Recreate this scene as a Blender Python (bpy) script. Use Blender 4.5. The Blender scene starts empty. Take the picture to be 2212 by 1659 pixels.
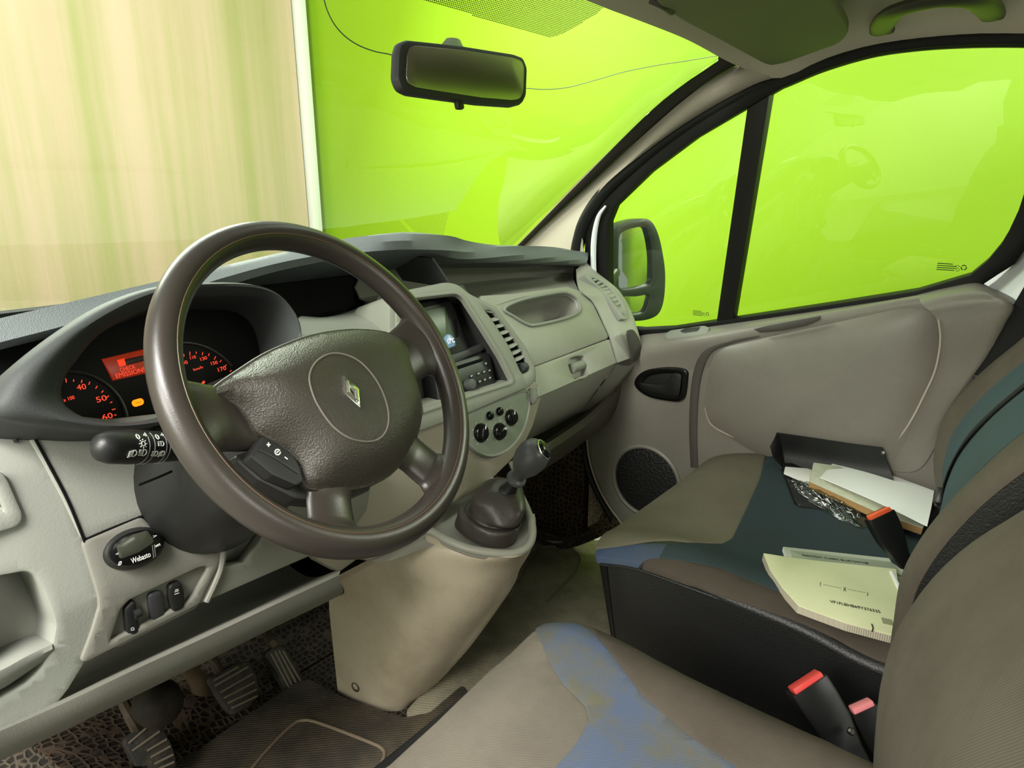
import bpy, bmesh, math, random
from mathutils import Vector as V, Matrix
random.seed(7)
S = bpy.context.scene
COL = S.collection
# ---------------------------------------------------------------- camera
F = 1480.0                                   # focal length in pixels of the 2212 x 1659 frame
PITCH, YAW = math.radians(16), math.radians(51)
CAM = V((-.86, 0, 1.15))
FW = V((math.sin(YAW)*math.cos(PITCH), math.cos(YAW)*math.cos(PITCH), -math.sin(PITCH)))
RT = V((math.cos(YAW), -math.sin(YAW), 0)); UP = RT.cross(FW)
cd = bpy.data.cameras.new('camera'); cam = bpy.data.objects.new('camera', cd); COL.objects.link(cam)
cd.sensor_width = 36; cd.lens = 36*F/2212; cd.clip_start = .02
cam.matrix_world = Matrix.Translation(CAM) @ Matrix((RT, UP, -FW)).transposed().to_4x4()
S.camera = cam
# ---------------------------------------------------------------- world, lamps, exposure
w = bpy.data.worlds.new('world'); S.world = w; w.use_nodes = True
w.node_tree.nodes['Background'].inputs[0].default_value = (.95, 1, .9, 1)
w.node_tree.nodes['Background'].inputs[1].default_value = .29
S.view_settings.view_transform = 'Standard'; S.view_settings.look = 'None'
S.view_settings.exposure = .35; S.view_settings.gamma = 1; S.view_settings.use_curve_mapping = False
S.cycles.use_denoising = True; S.cycles.max_bounces = 8; S.cycles.diffuse_bounces = 4
S.cycles.transparent_max_bounces = 16; S.cycles.sample_clamp_indirect = 6
def lamp(name, loc, aim, sx, sy, power, col=(1, 1, 1)):
    l = bpy.data.lights.new(name, 'AREA'); l.shape = 'RECTANGLE'; l.size = sx; l.size_y = sy; l.energy = power; l.color = col
    o = bpy.data.objects.new(name, l); COL.objects.link(o); o.location = loc
    o.rotation_euler = (V(aim)-V(loc)).to_track_quat('-Z', 'Y').to_euler(); return o
lamp('fill_light_driver_side', (-2.7, .40, 2.02), (.2, .75, .4), 1.0, .7, 48, (1, .97, .9))  # low unseen fill, added to brighten the floor and console
lamp('workshop_lamp_high', (-2.5, .1, 3.3), (-.4, .7, .7), 1.4, .8, 165, (1, .98, .93))
lamp('workshop_lamp_front', (.3, 2.2, 2.9), (.5, 4.4, .5), 2.6, .5, 57, (1, .98, .92))
lamp('fill_light_ahead', (.1, 3.3, 2.5), (.1, .3, .5), 2.0, .5, 105, (.96, 1, .88))  # unseen fill added to lift the seats through the windscreen
lamp('fill_light_right', (2.2, -.75, 1.95), (.3, .9, .7), .9, .25, 25, (.97, 1, .86))  # added light, out of view, to brighten the passenger side fascia
lamp('fill_light_rear', (.05, -3.2, 2.3), (.3, .9, .55), 1.3, .6, 34, (1, 1, .9))  # fill added from behind for the right fascia and floor
lamp('fill_light_left_wall', (-2.3, -.4, 3.0), (-3.9, .5, .9), 2.2, .4, 90, (1, .98, .93))  # added to brighten the left wall for the side window reflection
lamp('workshop_lamp_passenger_side', (1.6, .45, 3.1), (1.25, .55, .2), 2.2, .4, 12, (1, 1, .95))

# ---------------------------------------------------------------- measuring: the point where the ray of a photo pixel meets a known surface of the van
def ray(q): return FW + RT*((q[0]-1106)/F) - UP*((q[1]-829.5)/F)
def hit(q, o, n):
    d = ray(q); return CAM + d*((V(o)-CAM).dot(V(n))/d.dot(V(n)))
def atx(q, x): return hit(q, (x, 0, 0), (1, 0, 0))
def aty(q, y): return hit(q, (0, y, 0), (0, 1, 0))
def atz(q, z): return hit(q, (0, 0, z), (0, 0, 1))
class Fr:                                     # a flat working frame: origin, right a, up b, outward n
    def __init__(s, o, n, up=(0, 0, 1), right=None):
        s.o = V(o); s.n = V(n).normalized()
        s.a = (V(up).cross(s.n)).normalized() if right is None else (V(right)-s.n*V(right).dot(s.n)).normalized()
        s.b = s.n.cross(s.a)
    def uv(s, q, h=0):
        p = hit(q, s.o+s.n*h, s.n)-s.o; return (p.dot(s.a), p.dot(s.b))
    def p(s, u, v, h=0): return s.o+s.a*u+s.b*v+s.n*h
    def at(s, q, h=0): return hit(q, s.o+s.n*h, s.n)
    def uvs(s, qs, h=0): return [s.uv(q, h) for q in qs]
    def off(s, h): return Fr(s.o+s.n*h, s.n, right=s.a)
def plane3(p0, p1, p2, toward=None):          # frame from three points; right = p0->p1
    n = (V(p1)-V(p0)).cross(V(p2)-V(p0)).normalized()
    if n.dot((toward or CAM)-V(p0)) < 0: n = -n
    return Fr(p0, n, right=V(p1)-V(p0))
# ---------------------------------------------------------------- materials
MATS = {}
def lin(c): return tuple((x/255/12.92 if x/255 <= .04045 else ((x/255+.055)/1.055)**2.4) for x in c)
def mat(name, col, rough=.5, spec=.5, metal=0, bump=0, bscale=200, var=0, vscale=6, vcol=None, emit=None, es=1, coat=0, tex=None, stretch=(1, 1, 1)):
    if name in MATS: return MATS[name]
    m = bpy.data.materials.new(name); m.use_nodes = True; N = m.node_tree.nodes; L = m.node_tree.links; b = N['Principled BSDF']
    c = lin(col)+(1,)
    b.inputs['Base Color'].default_value = c; b.inputs['Roughness'].default_value = rough; b.inputs['Metallic'].default_value = metal
    b.inputs['Specular IOR Level'].default_value = spec; b.inputs['Coat Weight'].default_value = coat
    tc = N.new('ShaderNodeTexCoord'); mp = N.new('ShaderNodeMapping'); mp.inputs['Scale'].default_value = stretch; L.new(tc.outputs['Object'], mp.inputs[0])
    if var:
        n = N.new('ShaderNodeTexNoise'); n.inputs['Scale'].default_value = vscale; n.inputs['Detail'].default_value = 6; n.inputs['Roughness'].default_value = .65
        L.new(mp.outputs[0], n.inputs['Vector'])
        r = N.new('ShaderNodeMapRange'); r.inputs[1].default_value = .42; r.inputs[2].default_value = .68; r.inputs[4].default_value = var; L.new(n.outputs['Fac'], r.inputs[0])
        mx = N.new('ShaderNodeMix'); mx.data_type = 'RGBA'; mx.inputs[6].default_value = c; mx.inputs[7].default_value = lin(vcol or tuple(x*.6 for x in col))+(1,)
        L.new(r.outputs[0], mx.inputs[0]); L.new(mx.outputs[2], b.inputs['Base Color'])
    if bump:
        if tex == 'voronoi':
            t = N.new('ShaderNodeTexVoronoi'); t.inputs['Scale'].default_value = bscale; o = t.outputs['Distance']
        elif tex == 'cells':
            t = N.new('ShaderNodeTexVoronoi'); t.feature = 'DISTANCE_TO_EDGE'; t.inputs['Scale'].default_value = bscale; t.inputs['Randomness'].default_value = .55
            k = N.new('ShaderNodeMapRange'); k.inputs[1].default_value = .06; k.inputs[2].default_value = .22; k.inputs[3].default_value = 1; k.inputs[4].default_value = 0; L.new(t.outputs['Distance'], k.inputs[0]); o = k.outputs[0]
            src = b.inputs['Base Color'].links[0].from_socket if b.inputs['Base Color'].links else None
            dk_ = N.new('ShaderNodeMix'); dk_.data_type = 'RGBA'; dk_.inputs[6].default_value = lin(tuple(x*.42 for x in col))+(1,); dk_.inputs[7].default_value = c
            if src: L.new(src, dk_.inputs[7])
            L.new(o, dk_.inputs[0]); L.new(dk_.outputs[2], b.inputs['Base Color'])
        elif tex in ('ribs', 'weave'):
            t = N.new('ShaderNodeTexWave'); t.inputs['Scale'].default_value = bscale; t.inputs['Distortion'].default_value = .4; t.bands_direction = 'X' if tex == 'ribs' else 'DIAGONAL'; o = t.outputs['Fac']
        else:
            t = N.new('ShaderNodeTexNoise'); t.inputs['Scale'].default_value = bscale; t.inputs['Detail'].default_value = 3; o = t.outputs['Fac']
        L.new(mp.outputs[0], t.inputs['Vector'])
        bp = N.new('ShaderNodeBump'); bp.inputs['Strength'].default_value = bump; bp.inputs['Distance'].default_value = .002
        L.new(o, bp.inputs['Height']); L.new(bp.outputs[0], b.inputs['Normal'])
        m['fac'] = 1
    if emit:
        b.inputs['Emission Color'].default_value = lin(emit)+(1,); b.inputs['Emission Strength'].default_value = es
    MATS[name] = m; return m
def glass(name, tint=(235, 245, 235), ior=1.45, rough=0, haze=0):
    m = bpy.data.materials.new(name); m.use_nodes = True; N = m.node_tree.nodes; L = m.node_tree.links; N.clear()
    o = N.new('ShaderNodeOutputMaterial'); t = N.new('ShaderNodeBsdfTransparent'); t.inputs[0].default_value = lin(tint)+(1,)
    g = N.new('ShaderNodeBsdfGlossy'); g.inputs['Roughness'].default_value = rough; f = N.new('ShaderNodeFresnel'); f.inputs[0].default_value = ior
    x = N.new('ShaderNodeMixShader'); L.new(f.outputs[0], x.inputs[0]); L.new(t.outputs[0], x.inputs[1]); L.new(g.outputs[0], x.inputs[2]); L.new(x.outputs[0], o.inputs[0])
    return m
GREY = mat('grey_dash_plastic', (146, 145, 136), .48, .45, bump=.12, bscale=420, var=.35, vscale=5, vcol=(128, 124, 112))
GREYD = mat('shaded_dash_plastic', (116, 115, 107), .5, .4, bump=.12, bscale=420, var=.35, vscale=5, vcol=(102, 99, 90))  # dash plastic darkened: shade of the lower panels put into the colour
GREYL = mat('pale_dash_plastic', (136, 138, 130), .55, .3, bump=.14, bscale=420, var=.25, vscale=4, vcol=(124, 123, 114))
DOORM = mat('door_panel_plastic', (128, 123, 115), .42, .45, bump=.12, bscale=300, var=.2, vscale=4)
CONS = mat('scuffed_console_plastic', (176, 165, 146), .4, .5, bump=.12, bscale=300, var=.6, vscale=7, vcol=(136, 121, 100))
TOPM = mat('grained_dash_top', (108, 113, 116), .5, .45, bump=.35, bscale=900, tex='voronoi')
HOODM = mat('dark_grey_hood_plastic', (60, 62, 62), .58, .3, bump=.15, bscale=380)
BLACK = mat('black_plastic', (26, 26, 26), .42, .45, bump=.08, bscale=400)
GLOSSB = mat('gloss_black_plastic', (12, 12, 12), .2, .35)
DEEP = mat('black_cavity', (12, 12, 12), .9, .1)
RUBBER = mat('black_rubber', (22, 22, 21), .6, .35)
LEATHER = mat('worn_wheel_leather', (52, 47, 43), .33, .5, bump=.06, bscale=700)
GRAIN = mat('grained_wheel_cover', (58, 54, 47), .40, .5, bump=.55, bscale=560, var=.3, vscale=9, vcol=(48, 44, 42))
CHROME = mat('chrome', (225, 225, 225), .22, .5, 1)
STEEL = mat('worn_steel', (120, 118, 112), .35, .5, 1)
WHITEP = mat('white_print', (225, 225, 220), .6)
REDGLOW = mat('red_backlight', (60, 5, 2), .5, emit=(255, 74, 48), es=.95)
AMBER = mat('amber_lamp', (80, 30, 2), .5, emit=(255, 110, 8), es=2.2)
# ---------------------------------------------------------------- scene tree
WL = {}                                       # world position of every object
def put(o, parent, loc):
    WL[o.name] = V(loc)
    if parent is not None:
        o.parent = parent; o.location = V(loc)-WL[parent.name]
    else: o.location = loc
    COL.objects.link(o); return o
def tag(o, label=None, cat=None, group=None, kind=None):
    for k, v in (('label', label), ('category', cat), ('group', group), ('kind', kind)):
        if v: o[k] = v
    return o
def thing(name, label, cat, loc, group=None):
    o = bpy.data.objects.new(name, None); o.empty_display_size = .05
    put(o, None, loc); return tag(o, label, cat, group)
def obj(name, bm, m, parent=None, sharp=40, label=None, smooth=True, recalc=True):
    if recalc: bmesh.ops.recalc_face_normals(bm, faces=bm.faces)
    c = V((0, 0, 0))
    if bm.verts:
        lo = [min(v.co[i] for v in bm.verts) for i in range(3)]; hi = [max(v.co[i] for v in bm.verts) for i in range(3)]
        c = V([(lo[i]+hi[i])/2 for i in range(3)])
    for v in bm.verts: v.co -= c
    me = bpy.data.meshes.new(name); bm.to_mesh(me); bm.free()
    for mm in (m if isinstance(m, list) else [m]): me.materials.append(mm)
    for p in me.polygons: p.use_smooth = smooth
    if smooth: me.set_sharp_from_angle(angle=math.radians(sharp))
    o = bpy.data.objects.new(name, me); put(o, parent, c)
    if label: o['label'] = label
    return o
def struct(name, bm, m, parent=None, label=None, **k):
    o = obj(name, bm, m, parent, **k)
    if parent is None: o['kind'] = 'structure'
    if label: o['label'] = label
    return o
def copy_tree(o, offset=None, parent=None):
    c = o.copy(); COL.objects.link(c); c.parent = parent
    if parent is None and offset is not None: c.location = o.location+V(offset)
    for ch in [x for x in COL.objects if x.parent == o]: copy_tree(ch, None, c)
    return c
# ---------------------------------------------------------------- shapes
def cr(pts, closed=False, n=6):               # Catmull-Rom through the points
    P = [V(p) for p in pts]; m = len(P); out = []
    if m < 3: return P if m < 2 else [P[0].lerp(P[1], i/n) for i in range(n+1)]
    for i in range(m if closed else m-1):
        if closed: p0, p1, p2, p3 = P[i-1], P[i], P[(i+1) % m], P[(i+2) % m]
        else: p1, p2 = P[i], P[i+1]; p0 = P[i-1] if i else p1*2-p2; p3 = P[i+2] if i+2 < m else p2*2-p1
        for k in range(n):
            t = k/n; out.append(.5*((2*p1)+(p2-p0)*t+(2*p0-5*p1+4*p2-p3)*t*t+(3*p1-p0-3*p2+p3)*t**3))
    if not closed: out.append(P[-1])
    return out
def resample(P, n, closed=False):
    P = list(P)+([P[0]] if closed else []); L = [0]
    for a, b in zip(P, P[1:]): L.append(L[-1]+(b-a).length)
    out = []; j = 0
    for i in range(n):
        s = L[-1]*i/(n if closed else n-1)
        while j < len(L)-2 and L[j+1] < s: j += 1
        d = L[j+1]-L[j]; out.append(P[j].lerp(P[j+1], (s-L[j])/d if d > 1e-9 else 0))
    return out
def rp(pts, r, seg=4):                        # polygon with rounded corners (r may be a list)
    P = [V(p) for p in pts]; out = []; m = len(P)
    for i in range(m):
        rr = r[i] if isinstance(r, (list, tuple)) else r
        a, b, c = P[i-1], P[i], P[(i+1) % m]; la, lc = (a-b).length, (c-b).length
        d1, d2 = min(rr, la*.48), min(rr, lc*.48)
        if rr < 1e-6: out.append(b); continue
        p, q = b+(a-b)*(d1/la), b+(c-b)*(d2/lc)
        for k in range(seg+1):
            t = k/seg; out.append(p*(1-t)**2+b*2*t*(1-t)+q*t*t)
    return out
def ell(cx, cy, rx, ry, n=32, rot=0):
    c, s = math.cos(rot), math.sin(rot)
    return [V((cx+rx*math.cos(2*math.pi*i/n)*c-ry*math.sin(2*math.pi*i/n)*s, cy+rx*math.cos(2*math.pi*i/n)*s+ry*math.sin(2*math.pi*i/n)*c)) for i in range(n)]
def surf(rows, nu=8, nv=8, t=0, bm=None, closed=False, raw=False, cap=False):   # spline surface through rows of points
    bm = bm or bmesh.new()
    if raw: R = rows
    else:
        R0 = [resample(cr(r, closed, 8), nu, closed) for r in rows]
        R = list(zip(*[resample(cr([r[i] for r in R0], False, 8), nv) if len(rows) > 2 else [R0[0][i].lerp(R0[-1][i], k/(nv-1)) for k in range(nv)] for i in range(nu)]))
    g = [[bm.verts.new(p) for p in r] for r in R]; n = len(g[0]); fs = []
    for i in range(len(g)-1):
        for j in range(n if closed else n-1):
            try: fs.append(bm.faces.new((g[i][j], g[i][(j+1) % n], g[i+1][(j+1) % n], g[i+1][j])))
            except ValueError: pass
    if cap:
        for r in (g[0], g[-1]):
            try: bm.faces.new(r)
            except ValueError: pass
    if t:
        bmesh.ops.recalc_face_normals(bm, faces=fs); bmesh.ops.solidify(bm, geom=fs, thickness=t)
    return bm
def tube(pts, r, sides=10, closed=False, bm=None, flat=1, nrm=None, spline=0, cap=True):   # r: number or list; flat: thickness ratio along nrm
    bm = bm or bmesh.new(); P = cr(pts, closed, spline) if spline else [V(p) for p in pts]; m = len(P)
    if isinstance(r, (list, tuple)):
        k = len(r)-1; Rr = [r[min(int(i/(m-1)*k), k-1)]*(1-(i/(m-1)*k-min(int(i/(m-1)*k), k-1)))+r[min(int(i/(m-1)*k), k-1)+1]*(i/(m-1)*k-min(int(i/(m-1)*k), k-1)) for i in range(m)]
    else: Rr = [r]*m
    N = V(nrm) if nrm is not None else None; rings = []
    for i in range(m):
        if closed: T = (P[(i+1) % m]-P[i-1]).normalized()
        else: T = (P[min(i+1, m-1)]-P[max(i-1, 0)]).normalized()
        if N is None: N = T.orthogonal()
        Nn = (N-T*N.dot(T)).normalized(); B = T.cross(Nn)
        if nrm is None: N = Nn
        rings.append([bm.verts.new(P[i]+Nn*(math.sin(a)*Rr[i]*flat)+B*(math.cos(a)*Rr[i])) for a in [2*math.pi*k/sides for k in range(sides)]])
    for i in range(m if closed else m-1):
        A, Bq = rings[i], rings[(i+1) % m]
        for k in range(sides): bm.faces.new((A[k], A[(k+1) % sides], Bq[(k+1) % sides], Bq[k]))
    if cap and not closed: bm.faces.new(rings[0]); bm.faces.new(rings[-1])
    return bm
def lathe(prof, o, ax, seg=32, bm=None, sx=1, sy=1, up=(0, 0, 1)):   # prof: (radius, height along ax)
    bm = bm or bmesh.new(); ax = V(ax).normalized(); a = V(up).cross(ax)
    a = (a if a.length > 1e-4 else V((1, 0, 0))).normalized(); b = ax.cross(a); o = V(o)
    g = [[bm.verts.new(o+ax*h+a*(math.cos(t)*r*sx)+b*(math.sin(t)*r*sy)) for t in [2*math.pi*k/seg for k in range(seg)]] for r, h in prof]
    for i in range(len(g)-1):
        for k in range(seg): bm.faces.new((g[i][k], g[i][(k+1) % seg], g[i+1][(k+1) % seg], g[i+1][k]))
    for r in (g[0], g[-1]): bm.faces.new(r)
    return bm
def box(c, size, rot=None, bev=.004, seg=2, bm=None):
    bm = bm or bmesh.new(); r = bmesh.ops.create_cube(bm, size=1); vs = r['verts']
    M = Matrix.Translation(V(c)) @ (rot.to_4x4() if rot is not None else Matrix()) @ Matrix.Diagonal((*size, 1))
    bmesh.ops.transform(bm, matrix=M, verts=vs)
    if bev: bmesh.ops.bevel(bm, geom=list({e for v in vs for e in v.link_edges}), offset=min(bev, min(size)*.45), segments=seg, affect='EDGES', profile=.5)
    return bm
def basis(a, b, n): return Matrix((V(a), V(b), V(n))).transposed()
def fbox(fr, u, v, h, su, sv, sh, bev=.003, rot=0, bm=None):     # box in a frame
    c, s = math.cos(rot), math.sin(rot)
    return box(fr.p(u, v, h), (su, sv, sh), basis(fr.a*c+fr.b*s, fr.b*c-fr.a*s, fr.n), bev, 2, bm)
def patch(fr, outer, holes=(), f=None, step=.03, t=.008, edge=.002, bm=None, th=None, tp=0):   # filled outline in a frame, bulged by f(u, v), edges rolled over and given depth t
    tmp = bmesh.new(); es = []
    for lp in [outer]+list(holes):
        vs = [tmp.verts.new((p[0], p[1], 0)) for p in lp]; es += [tmp.edges.new((vs[i], vs[(i+1) % len(vs)])) for i in range(len(vs))]
    bmesh.ops.triangle_fill(tmp, edges=es, use_beauty=True)
    if f is not None:
        us = [p[0] for p in outer]; ws = [p[1] for p in outer]
        for ax, lo, hi in ((0, min(us), max(us)), (1, min(ws), max(ws))):
            k = max(1, int((hi-lo)/step))
            for i in range(1, k):
                co = [0, 0, 0]; no = [0, 0, 0]; co[ax] = lo+(hi-lo)*i/k; no[ax] = 1
                bmesh.ops.bisect_plane(tmp, geom=tmp.verts[:]+tmp.edges[:]+tmp.faces[:], plane_co=co, plane_no=no, dist=1e-7)
    be = [e for e in tmp.edges if len(e.link_faces) == 1]; outv = {}
    for e in be:
        fc = e.link_faces[0].calc_center_median(); mid = (e.verts[0].co+e.verts[1].co)/2; d = e.verts[1].co-e.verts[0].co; pr = V((d.y, -d.x, 0))
        if pr.length < 1e-9: continue
        pr.normalize()
        if pr.dot(fc-mid) > 0: pr = -pr
        for v in e.verts: outv[v.index if False else v] = outv.get(v, V((0, 0, 0)))+pr
    H = {v: (f(v.co.x, v.co.y) if f else 0) for v in tmp.verts}
    rim_ = set()                              # vertices of the outer outline (to give holes another depth)
    if th is not None:
        vs0 = [v for v in outv]; st = [min(vs0, key=lambda v: v.co.x)]; rim_.add(st[0]); bes = set(be)
        while st:
            for e in st.pop().link_edges:
                if e in bes:
                    for v in e.verts:
                        if v not in rim_: rim_.add(v); st.append(v)
    bm = bm or bmesh.new(); new = {v: bm.verts.new(fr.p(v.co.x, v.co.y, H[v])) for v in tmp.verts}
    for fc in tmp.faces:
        try: bm.faces.new([new[v] for v in fc.verts])
        except ValueError: pass
    if t:
        rings = []
        for v, o in outv.items():
            if o.length > 1e-6: o.normalize()
            x, y = v.co.x, v.co.y
            rings.append((v, [bm.verts.new(fr.p(x+o.x*k*edge, y+o.y*k*edge, H[v]-h)) for k, h in ((.7, edge*.3), (1, edge), (1-tp/edge, t if th is None or v in rim_ else th))]))
        R = dict(rings)
        for e in be:
            a, b = e.verts
            if a not in R or b not in R: continue
            A = [new[a]]+R[a]; B = [new[b]]+R[b]
            for i in range(3):
                try: bm.faces.new((A[i], B[i], B[i+1], A[i+1]))
                except ValueError: pass
    tmp.free(); return bm
def puff(fr, outline, H, rings=6, pw=2.2, base=-.01, bm=None, c=None, f=None):   # a cushion-like swell over an outline
    bm = bm or bmesh.new(); m = len(outline)
    c = V(c) if c else V((sum(p[0] for p in outline)/m, sum(p[1] for p in outline)/m)); g = []
    for s, h in [(1, base)]+[(1-(i/rings)**1.6*.999, None) for i in range(rings+1)]:
        hh = H*(1-s**pw) if h is None else h
        ring = []
        for p in outline:
            q = c+(V(p[:2] if not isinstance(p, V) else (p.x, p.y))-c)*s
            ring.append(bm.verts.new(fr.p(q.x, q.y, hh+(f(q.x, q.y) if f else 0))))
        g.append(ring)
    for i in range(len(g)-1):
        for k in range(m): bm.faces.new((g[i][k], g[i][(k+1) % m], g[i+1][(k+1) % m], g[i+1][k]))
    bm.faces.new(g[-1]); return bm
def text(s, fr, u, v, size, m, parent, name='lettering', h=.0006, rot=0, depth=.0002, align='CENTER', sx=1, shear=0, bold=0, label=None):
    cu = bpy.data.curves.new('t', 'FONT'); cu.body = s; cu.size = size; cu.align_x = align; cu.align_y = 'CENTER'; cu.extrude = depth; cu.shear = shear; cu.offset = bold; cu.resolution_u = 3
    o = bpy.data.objects.new('t', cu); COL.objects.link(o); dg = bpy.context.evaluated_depsgraph_get()
    me = bpy.data.meshes.new_from_object(o.evaluated_get(dg)); bpy.data.objects.remove(o)
    bm = bmesh.new(); bm.from_mesh(me); bpy.data.meshes.remove(me)
    c, sn = math.cos(rot), math.sin(rot); B = basis((fr.a*c+fr.b*sn)*sx, fr.b*c-fr.a*sn, fr.n)
    for x in bm.verts: x.co = fr.p(u, v, h)+B @ x.co
    return obj(name, bm, m, parent, smooth=False, label=label, recalc=False)
def marks(fr, strokes, wd, m, parent, name='symbol', h=.0006, label=None):     # printed line symbols: polylines of (u, v)
    bm = bmesh.new()
    for st in strokes:
        for a, b in zip(st, st[1:]):
            a, b = V(a[:2]), V(b[:2]); d = b-a
            if d.length < 1e-7: continue
            d.normalize(); n = V((-d.y, d.x))*wd/2; d = d*wd*.3
            bm.faces.new([bm.verts.new(fr.p(*(p), h)) for p in (a-d+n, a-d-n, b+d-n, b+d+n)])
    return obj(name, bm, m, parent, smooth=False, label=label, recalc=False)
# ================================================================ THE WORKSHOP AROUND THE VAN
GREEN = mat('lime_green_wall_paint', (144, 183, 26), .5, .3, bump=.1, bscale=30, var=.15, vscale=1.5, vcol=(138, 177, 22))
CREAM = mat('cream_door_sheet', (206, 180, 158), .4, .35, bump=.1, bscale=14, var=.8, vscale=3.1, vcol=(160, 164, 98), stretch=(1, 1, .035))  # reflection of the green wall painted in as vertical colour streaks
bm = box((2.47, -5.0, 1.2), (.2, 20, 3.6), bev=0); struct('wall_right', bm, GREEN, smooth=False)
rows = []
def rip(x): return .008*math.sin(x*5.3)+.005*math.sin(x*11+1)+.002*math.sin(x*23+.4)
xs = [-4.2+i*(6.42)/220 for i in range(221)]
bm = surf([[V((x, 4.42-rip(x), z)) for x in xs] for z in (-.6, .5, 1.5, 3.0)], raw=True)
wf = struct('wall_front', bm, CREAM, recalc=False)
bm = box((2.265, 4.40, 1.2), (.075, .07, 3.6), bev=.01); struct('trim_1', bm, mat('white_edge_strip', (236, 236, 232), .4), label='white edge strip between cream sheet and green wall')
bm = box((-3.9, 1.0, 1.2), (.15, 7, 3.6), bev=0); struct('wall_left', bm, mat('pale_workshop_wall', (225, 228, 215), .7), smooth=False)
bm = box((-.7, 1.0, -.6), (6.6, 7.4, .1), bev=0); struct('ground', bm, mat('concrete_ground', (130, 128, 120), .8, var=.4), smooth=False)
# ================================================================ THE CABIN SHELL
bm = box((-.89, -.48, .8), (.06, .62, 1.4), bev=.02); struct('trim_9', bm, mat('grey_pillar_trim', (172, 163, 150), .6, .3, bump=.15, bscale=400), label='driver side door pillar behind the driver seat')
GL = glass('window_glass', ior=1.62); SEAL = mat('black_door_seal', (13, 13, 12), .5, .25)
HEAD = mat('headliner_fabric', (205, 196, 180), .95, .1, bump=.3, bscale=500)
PILL = mat('grey_pillar_trim', (172, 163, 150), .6, .3, bump=.15, bscale=400)
WS = Fr((0, .64, 1.41), (0, -.592, -1), right=(1, 0, 0))      # windscreen plane, normal into the cabin
WSo = [(-.80, 1.36, 0), (.735, 1.36, 0), (.62, .70, 0), (.58, .645, 0), (-.70, .645, 0)]
def wsuv(p): return ((V((p[0], p[1], 1.41-.592*(p[1]-.64)))-WS.o).dot(WS.a), (V((p[0], p[1], 1.41-.592*(p[1]-.64)))-WS.o).dot(WS.b))
q_edge = [(1115, 533), (1250, 395), (1400, 245), (1500, 165), (1535, 145), (1553, 128), (1548, 112), (1480, 80), (1380, 40), (1280, 3), (1180, -40), (1000, -110)]
edge3 = [WS.at(q) for q in q_edge]
pa = WS.uv((1085, 562))
out = [(-.9, pa[1]), pa]+[WS.uv(q) for q in q_edge]+[(-.9, WS.uv((1000, -110))[1])]
bm = patch(WS, out, t=.005, edge=.0005)
win = struct('window_1', bm, glass('windscreen_glass', ior=1.3), label='windscreen'); win['label'] = 'cracked windscreen looking out on lime green and cream walls'
# printed black border along the pillar
bd = [(1050, 595), (1115, 533), (1250, 395), (1400, 245), (1500, 165), (1535, 145), (1553, 128), (1549, 113), (1480, 80)]
bo = [(1075, 600), (1155, 533), (1290, 400), (1425, 262), (1515, 190), (1560, 160), (1598, 138), (1565, 112), (1480, 74)]
bm = surf([[WS.at(q, .002) for q in bd], [WS.at(q, .002) for q in bo]], 40, 3)
obj('black_border', bm, mat('windscreen_border', (12, 12, 12), .5), win)
# dotted sun band: small printed dots in a lattice (flat print on the glass)
u0, v0 = WS.uv((905, -4)); u1, v1 = WS.uv((1195, 80)); u2, v2 = WS.uv((1312, 12)); u3, v3 = WS.uv((1200, -40))
def inside(p, poly):
    c = False; n = len(poly)
    for i in range(n):
        a, b = poly[i], poly[i-1]
        if (a[1] > p[1]) != (b[1] > p[1]) and p[0] < (b[0]-a[0])*(p[1]-a[1])/(b[1]-a[1])+a[0]: c = not c
    return c
poly = [tuple(p) for p in rp([WS.uv(q) for q in [(880, -12), (1195, 84), (1318, 10), (1260, -30), (1000, -60)]], [.001, .03, .03, 0, 0])]
bm = bmesh.new(); sp = .0034; us = [p[0] for p in poly]; vs_ = [p[1] for p in poly]
i = 0; v = min(vs_)
while v < max(vs_):
    u = min(us)+(sp/2 if i % 2 else 0)
    while u < max(us):
        if inside((u, v), poly):
            r = .0013; bm.faces.new([bm.verts.new(WS.p(u+r*math.cos(k*1.0472), v+r*math.sin(k*1.0472), .0015)) for k in range(6)])
        u += sp
    v += sp*.866; i += 1
o = obj('dotted_sun_band', bm, mat('printed_dots', (18, 28, 8), .6), win, smooth=False, recalc=False); o['kind'] = 'stuff'
# cracks
CRK = mat('crack_in_glass', (150, 165, 140), .2, .8)
bm = tube([WS.at(q, .001) for q in [(697, -14), (706, 20), (722, 52), (745, 78), (775, 98), (810, 111), (840, 117), (868, 126)]], .0008, 5, spline=5)
obj('crack', bm, mat('dark_crack', (60, 66, 60), .3), win, label='dark crack curving down from the upper left to the mirror')
bm = tube([WS.at(q, .001) for q in [(1130, 190), (1180, 193), (1230, 188), (1290, 172), (1350, 155), (1420, 141), (1480, 132), (1552, 120)]], .0008, 5, spline=5)
obj('crack', bm, CRK, win, label='pale crack running from the mirror to the right pillar')

# door frame planes: x leans inward with height
GP = Fr((.82, 0, .8), (-1, 0, -.15), right=(0, -1, 0))       # side glass plane
def sealx(z): return .765-.10*max(0, z-.95)
def seal_at(q, dx=0):
    p = atx(q, .75)
    for _ in range(4): p = atx(q, sealx(p.z)+dx)
    return p
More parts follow.
